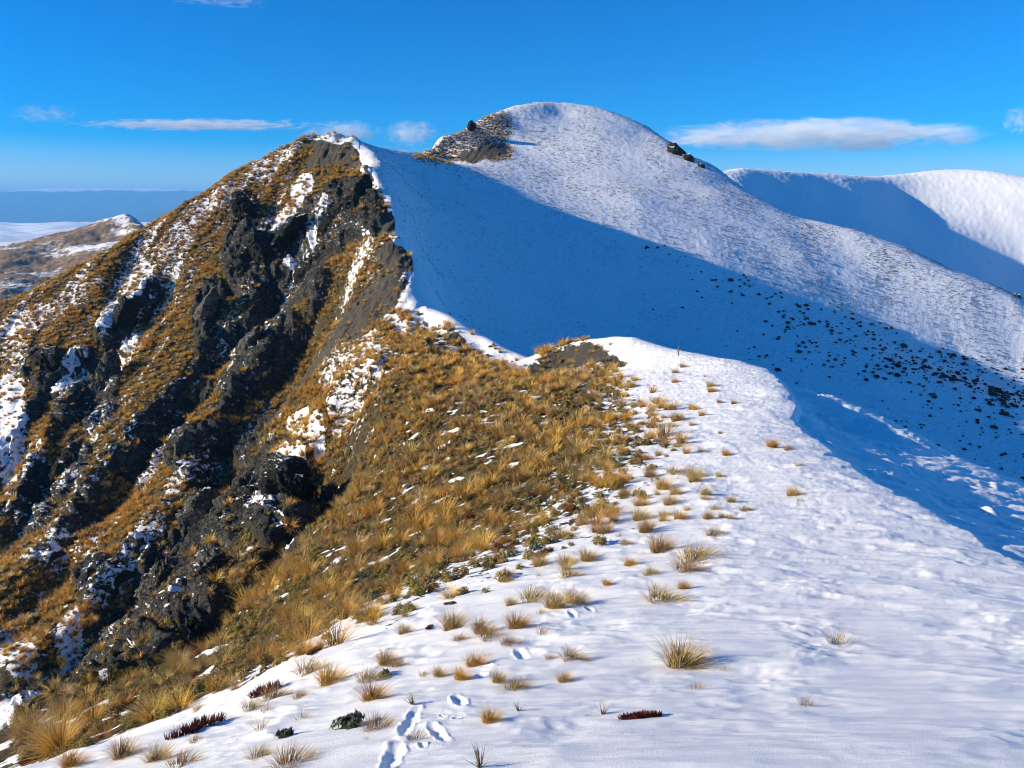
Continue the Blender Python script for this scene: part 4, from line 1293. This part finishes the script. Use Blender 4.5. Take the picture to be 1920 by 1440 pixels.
LM = {(1277, 1248): "largest dome shaped straw tussock alone on the open snow at lower middle right",
      (1307, 1050): "longest low straw tussock clump where the turf meets the open snow",
      (1243, 1127): "broad flat straw tussock below the longest clump at the snow edge",
      (1570, 1208): "sparse half buried tussock far out on the open snow beside small holes",
      (1510, 1325): "few thin dry blades poking out of the smooth snow at lower right",
      (1307, 1293): "thin pale tuft half buried below the largest tussock",
      (1358, 1258): "tiny sparse tuft right of the largest tussock",
      (780, 1388): "spiky dry tuft beside the deep footprint holes",
      (917, 1353): "small upright straw tussock right of the footprint trail near the bottom",
      (688, 1387): "smallest rusty tuft below the dark green shrub",
      (707, 1367): "pale leaning tussock right behind the dark green shrub",
      (697, 1312): "rounded straw tussock alone on snow above the dark green shrub",
      (547, 1433): "wide straw tussock at the bottom edge left of the footprints",
      (343, 1437): "wide brown tussock cut by the bottom edge at lower left",
      (1447, 838): "upright brown tussock nearest the shaded cornice edge",
      (1477, 843): "low tussock touching the right side of the tussock near the cornice",
      (1485, 930): "lone small tussock on snow below the cornice notch",
      (1077, 1132): "rounded fan shaped tussock at the top of the footprint trail",
      (1003, 1125): "wide flat tussock left of the fan shaped one above the footprints",
      (968, 1177): "dense round tussock, right one of the pair left of the upper footprints",
      (847, 1178): "big golden tussock leaning at the edge of turf and snow",
      (1238, 755): "wide tussock patch on the snow below the fence post",
      (1073, 1235): "low tussock right of the middle footprints",
      (967, 1292): "long flat tussock right of the lower small footprints",
      (1057, 1280): "upright small tussock right of the long flat one",
      (1301, 903): "tall fan tussock standing free at the middle snow edge",
      (133, 1437): "golden tussock in the bottom left corner of the snow"}
# more of them in the mixed belt
belt = NEAR & (Y < 74) & (covc > 0.5) & (covc < 1.36) & (d1 > -95 * sstep(600, 1100, PYf) - 30)
lam = belt * np.interp(covc, [0.5, 0.9, 1.0, 1.35], [0.5, 0.5, 0.4, 0.03]) * np.interp(Y, [5, 15, 40, 70], [0.8, 0.5, 0.42, 0.34])
Pb, kb = sample(lam)
okb = [j for j in range(len(kb)) if all(abs(pix(*Pb[j])[0] - q[0]) > q[2] * .5 or abs(pix(*Pb[j])[1] - q[1]) > 12 for q in spec)]
rng.shuffle(okb)
print("belt tussocks", len(okb))
HP = hit([q[0] for q in spec], [min(q[1], 1439) for q in spec])
items = [(HP[i], spec[i][2], spec[i][3], (int(spec[i][0]), int(spec[i][1]))) for i in range(nh)]
for j in okb[:296 - nh]:
    wpx = rng.uniform(0.22, 0.62) * FPX / Pb[j][1]
    items.append((Pb[j], wpx, ["dome", "flat", "thin", "dome"][int(rng.integers(0, 4))], None))
def tus_label(p, kind, wpx):
    px, py = pix(*p)
    shape = {"dome": "rounded", "flat": "low spreading", "thin": "sparse half buried"}[kind]
    tone = "straw tussock"
    if py > 1330:
        w = "on snow at the lower left" if px < 640 else "on snow by the lowest footprints"
    elif py > 1160:
        w = "along the lower turf edge" if px < 780 else "near the middle of the footprint trail" if px < 1110 else "on the open snow"
    elif py > 960:
        w = "in the patchy snow above the footprints" if px < 1150 else "at the right edge of the patchy snow"
    elif py > 800:
        w = "in the mixed turf and snow at mid slope" if px < 1230 else "on white snow right of the mid slope turf"
    else:
        w = "on the knoll below the fence post" if px > 1180 else "on the brown knoll slope"
    return ("wide " if wpx * p[1] / FPX > 0.75 else "small " if wpx * p[1] / FPX < 0.4 else "") + shape + " " + tone + " " + w
for p, wpx, kind, key in items:
    F = p[1]
    wm_ = wpx * F * math.hypot(1, p[0] / F) / FPX
    wm_ = min(wm_, 1.7)
    me = random.choice(TUS[kind])
    o = bpy.data.objects.new("tussock", me)
    COL.objects.link(o)
    base_w = {"dome": 0.56, "thin": 0.62, "flat": 0.66}[kind]
    sc_ = wm_ / base_w
    o.location = (p[0], p[1], p[2] - 0.02)
    hz_ = min(sc_, 0.55 + 0.45 * sc_) * random.uniform(0.85, 1.1)
    o.scale = (sc_, sc_ * random.uniform(0.6, 0.9), hz_)
    o.rotation_euler = (0, 0.12, random.gauss(0.15, 0.35))
    lab = LM.get(key) or tus_label(p, kind, wpx)
    set_props(o, lab, "tussock", "tussocks standing in the snow" if key in LM else lab.replace("tussock", "tussocks"))

# spear grass rosettes, red mats, dark shrub
spear = [src_mesh("speargrass", tuft(26, 0.05, 0.40, 0.011, 3, 850 + j, 0.05, (10, 75), (0, 25), 0.1), M_SPEAR) for j in range(2)]
for px, py, w, lab in [(773, 1320, 40, "stiff brown speargrass rosette left of the small footprints"), (972, 1333, 36, "stiff speargrass with few upright spikes on snow right of the footprints"), (1130, 1340, 46, "faint sparse speargrass spikes left of the crimson mat"),
                       (900, 1440, 80, "pale speargrass rosette cut by the bottom edge of the view"), (877, 1248, 30, "green tinged speargrass in front of a tussock beside the trail"), (1222, 902, 16, "tiny grey green speargrass below a green tussock on the slope")]:
    p = hit(px, min(py, 1438))[0]
    wm_ = w * p[1] * math.hypot(1, p[0] / p[1]) / FPX
    o = bpy.data.objects.new("speargrass", random.choice(spear))
    COL.objects.link(o)
    o.location = p
    sc_ = wm_ / 0.62
    o.scale = (sc_, sc_, sc_ * 1.1)
    o.rotation_euler = (0, 0, random.uniform(0, 6))
    set_props(o, lab, "speargrass", "speargrass in the snow")

def mat_mesh(nb, lx, ly, L, seed):
    g = np.random.default_rng(seed)
    v, f, h, r = tuft(nb, 1.0, L, 0.008, 2, seed, 0.0, (0, 35), (0, 40))
    per = len(v) // nb
    a = g.uniform(0, 2 * np.pi, nb)
    q = np.sqrt(g.uniform(0, 1, nb))
    c0 = v.reshape(nb, per, 3)[:, :2].mean(1)
    sh = np.stack([lx * q * np.cos(a), ly * q * np.sin(a) + 0.12 * ly * np.sin(5 * q * np.cos(a)), 0 * a], -1) - np.stack([c0[:, 0], c0[:, 1], 0 * a], -1)
    v = (v.reshape(nb, per, 3) + sh[:, None]).reshape(-1, 3)
    return v, f, h, r
for px, py, w, hh, ang, mt, lab in [(1200, 1345, 95, 16, 6, M_CRIM, "long dark crimson shrub mat lying in the open foreground snow"), (368, 1368, 130, 24, 20, M_CRIM, "largest dark red shrub mat on the snow edge at lower left"), (500, 1298, 70, 22, 22, M_CRIM, "dark red shrub strip above the largest red mat at the turf edge"),
                                     (590, 1222, 70, 12, 24, M_RUST, "thin rusty shrub strip at the turf and snow boundary"), (55, 1432, 60, 14, 14, M_CRIM, "dark red shrub patch in the bottom left corner"), (1020, 1040, 50, 14, 22, M_RUST, "rusty brown shrub strip in the patchy snow at mid slope"),
                                     (805, 1178, 34, 7, 25, M_RUST, "small rusty mat left of the big golden tussock")]:
    p = hit(px, min(py, 1438))[0]
    mpp = p[1] * math.hypot(1, p[0] / p[1]) / FPX
    Lx, Ly = w * mpp / 2, hh * mpp
    o = libmesh("shrub_mat", mat_mesh(420, Lx, Ly * 0.5, min(0.17, hh * mpp * 0.75), 900 + int(px)), mt)
    COL.objects.link(o)
    o.name = "shrub_mat"
    # lie along the slope
    q0, q1 = hit(px - w * .35, min(py + w * .35 * math.tan(math.radians(ang)), 1438))[0], hit(px + w * .35, py - w * .35 * math.tan(math.radians(ang)))[0]
    dvec = Vector(q1 - q0)
    o.rotation_euler = dvec.to_track_quat('X', 'Z').to_euler()
    o.location = p
    set_props(o, lab, "shrub", "low red shrub mats in the snow")
for px, py, w, lab in [(655, 1362, 60, "dark green leafy shrub poking from the snow at lower left"), (722, 1270, 22, "small dark green shrub under a straw tussock near the turf edge"), (535, 1382, 26, "small grey green shrub on the snow at lower left")]:
    p = hit(px, py)[0]
    mpp = p[1] * math.hypot(1, p[0] / p[1]) / FPX
    o = libmesh("green_shrub", cushion(260, w * mpp * .5, w * mpp * .30, 0.045, 950 + int(px)), M_GREEN)
    COL.objects.link(o)
    o.name = "green_shrub"
    o.location = p
    set_props(o, lab, "shrub")

# ================================================================== FENCE POSTS
M_POST = plain_material("weathered_wood", (0.13, 0.105, 0.08), 0.9, 0.4, 14.0)
M_WIRE = plain_material("rusty_wire", (0.10, 0.075, 0.06), 0.6, 0.3, 40.0)
def prism(p0, p1, r0, r1, k=8, seed=0):
    g = np.random.default_rng(seed)
    p0, p1 = np.array(p0, float), np.array(p1, float)
    v, f = [], []
    rings = 6
    for i in range(rings + 1):
        t = i / rings
        c = p0 + (p1 - p0) * t
        for j in range(k):
            a = 2 * math.pi * j / k
            r = (r0 + (r1 - r0) * t) * (1 + 0.08 * g.normal())
            v.append((c[0] + r * math.cos(a), c[1] + r * math.sin(a), c[2]))
    for i in range(rings):
        for j in range(k):
            f.append((i * k + j, i * k + (j + 1) % k, (i + 1) * k + (j + 1) % k, (i + 1) * k + j))
    v.append(tuple(p1 + np.array([0, 0, r1 * 0.3])))
    top = len(v) - 1
    for j in range(k):
        f.append((rings * k + j, rings * k + (j + 1) % k, top, top))
    return np.array(v), f
def fence_post(px, py, hpx, wpx, label, wire):
    p = hit(px, py)[0]
    mpp = p[1] / FPX
    H, R_ = hpx * mpp, wpx * mpp / 2
    root = bpy.data.objects.new("fence_post", None)
    COL.objects.link(root)
    root.location = p
    set_props(root, label, "fence post", "old fence posts on the ridge")
    v, f = prism((0, 0, -0.3), (0.015, 0, H), R_, R_ * 0.85)
    bm = bmesh.new()
    bv = [bm.verts.new(c) for c in v]
    for q_ in f:
        bm.faces.new([bv[i] for i in dict.fromkeys(q_)])
    me = bpy.data.meshes.new("post")
    bm.to_mesh(me)
    bm.free()
    me.materials.append(M_POST)
    o = bpy.data.objects.new("post", me)
    COL.objects.link(o)
    o.parent = root
    if wire:
        pts = [np.array(c) for c in [(0.03, 0, H * 0.82), (0.25, 0.05, H * 0.55), (0.55, 0.1, H * 0.33), (0.9, 0.16, H * 0.2), (1.3, 0.25, -0.35)]]
        wv, wf = [], []
        for a_, c_ in enumerate(pts):
            for j_ in range(5):
                t_ = 2 * math.pi * j_ / 5
                wv.append(c_ + np.array([0, 0.008 * math.cos(t_), 0.008 * math.sin(t_)]))
        for a_ in range(len(pts) - 1):
            for j_ in range(5):
                wf.append((a_ * 5 + j_, a_ * 5 + (j_ + 1) % 5, a_ * 5 + 5 + (j_ + 1) % 5, a_ * 5 + 5 + j_))
        w = link_mesh("wire", np.array(wv), wf, M_WIRE)
        w.parent = root
fence_post(1272, 667.5, 20, 2.2, "grey wooden fence post with loose wire on the snowy knoll", True)
fence_post(956, 668, 9, 1.1, "thin short post stub on the snow crest at the saddle", False)

# ================================================================== CLOUDS
def cloud(px, py, w, h, dist, dens, nscale, thresh, label, seed, fall=1.0):
    a, b = ray(px, py)
    s = dist / FPX
    k = NT("cloud_vapour")
    k.t.nodes.remove(k.b)
    tc = k.n("ShaderNodeTexCoord")
    nz = k.noise(1.0, 7, 0.6, tuple(1.5 * q for q in nscale), vec=tc.outputs["Object"], dist=1.0)
    nz.node.inputs["Vector"].links[0].from_node.inputs["Location"].default_value = (seed * 7.3, seed * 3.1, seed * 5.7)
    sep = k.n("ShaderNodeSeparateXYZ")
    k.l(tc.outputs["Object"], sep.inputs[0])
    ln = k.n("ShaderNodeVectorMath", operation='LENGTH')
    k.l(tc.outputs["Object"], ln.inputs[0])
    body = k.math('SUBTRACT', 1.0, k.math('POWER', ln.outputs["Value"], 2.0))
    d = k.math('ADD', k.math('MULTIPLY', body, fall), k.math('MULTIPLY', k.math('SUBTRACT', nz, 0.5), 5.0))
    d = k.step(d, thresh + 0.1, thresh + 0.95)
    d = k.math('MULTIPLY', d, k.step(body, 0.0, 0.35))
    v = k.n("ShaderNodeVolumePrincipled")
    v.inputs["Color"].default_value = (0.97, 0.98, 1.0, 1)
    v.inputs["Anisotropy"].default_value = -0.2
    k.l(k.math('MULTIPLY', d, dens * 1.3), v.inputs["Density"])
    k.l(v.outputs[0], k.out.inputs["Volume"])
    bm = bmesh.new()
    bmesh.ops.create_icosphere(bm, subdivisions=3, radius=1.0)
    me = bpy.data.meshes.new("cloud")
    bm.to_mesh(me)
    bm.free()
    me.materials.append(k.m)
    o = bpy.data.objects.new("cloud", me)
    COL.objects.link(o)
    o.location = (float(a * dist), dist, float(b * dist))
    o.scale = (w * s / 2, max(700.0, w * s * 0.18), h * s / 2)
    set_props(o, label, "cloud", "clouds low in the sky")
cloud(1530, 254, 680, 66, 30000, 0.0011, (3.2, 2.0, 1.1), 0.28, "long flat white cloud band right of the snow dome", 1)
cloud(645, 250, 170, 52, 30000, 0.0012, (1.8, 1.4, 1.2), 0.28, "soft white cloud right behind the left summit", 2)
cloud(772, 252, 120, 54, 30000, 0.0013, (1.6, 1.4, 1.1), 0.26, "small puffy cloud in the gap between the two summits", 3)
cloud(380, 234, 520, 20, 30000, 0.0016, (4.0, 2.0, 0.9), 0.40, "thin straight streak of cloud left of the left summit", 4)
cloud(80, 214, 150, 42, 30000, 0.0007, (2.4, 1.6, 1.4), 0.50, "faint wispy cloud near the left edge of the sky", 5)
cloud(1915, 225, 80, 60, 30000, 0.0008, (1.6, 1.4, 1.2), 0.50, "small cloud puff at the right edge of the sky", 6)
cloud(420, 2, 200, 24, 30000, 0.0007, (2.4, 1.6, 1.0), 0.50, "faint cloud wisp at the top edge of the sky", 7)

# ================================================================== AIR
kh = NT("air")
kh.t.nodes.remove(kh.b)
pv = kh.n("ShaderNodeVolumePrincipled")
pv.inputs["Color"].default_value = (0.20, 0.58, 1.0, 1)
pv.inputs["Density"].default_value = 0.75e-4
pv.inputs["Anisotropy"].default_value = -0.2
kh.l(pv.outputs[0], kh.out.inputs["Volume"])
bx = 27000
hv = [(x, y, z) for z in (-561, 330) for y in (-bx, bx) for x in (-bx, bx)]
hf = [(0, 2, 3, 1), (4, 5, 7, 6), (0, 1, 5, 4), (2, 6, 7, 3), (0, 4, 6, 2), (1, 3, 7, 5)]
o = link_mesh("haze", hv, hf, kh.m, smooth=False)
o["kind"] = "stuff"
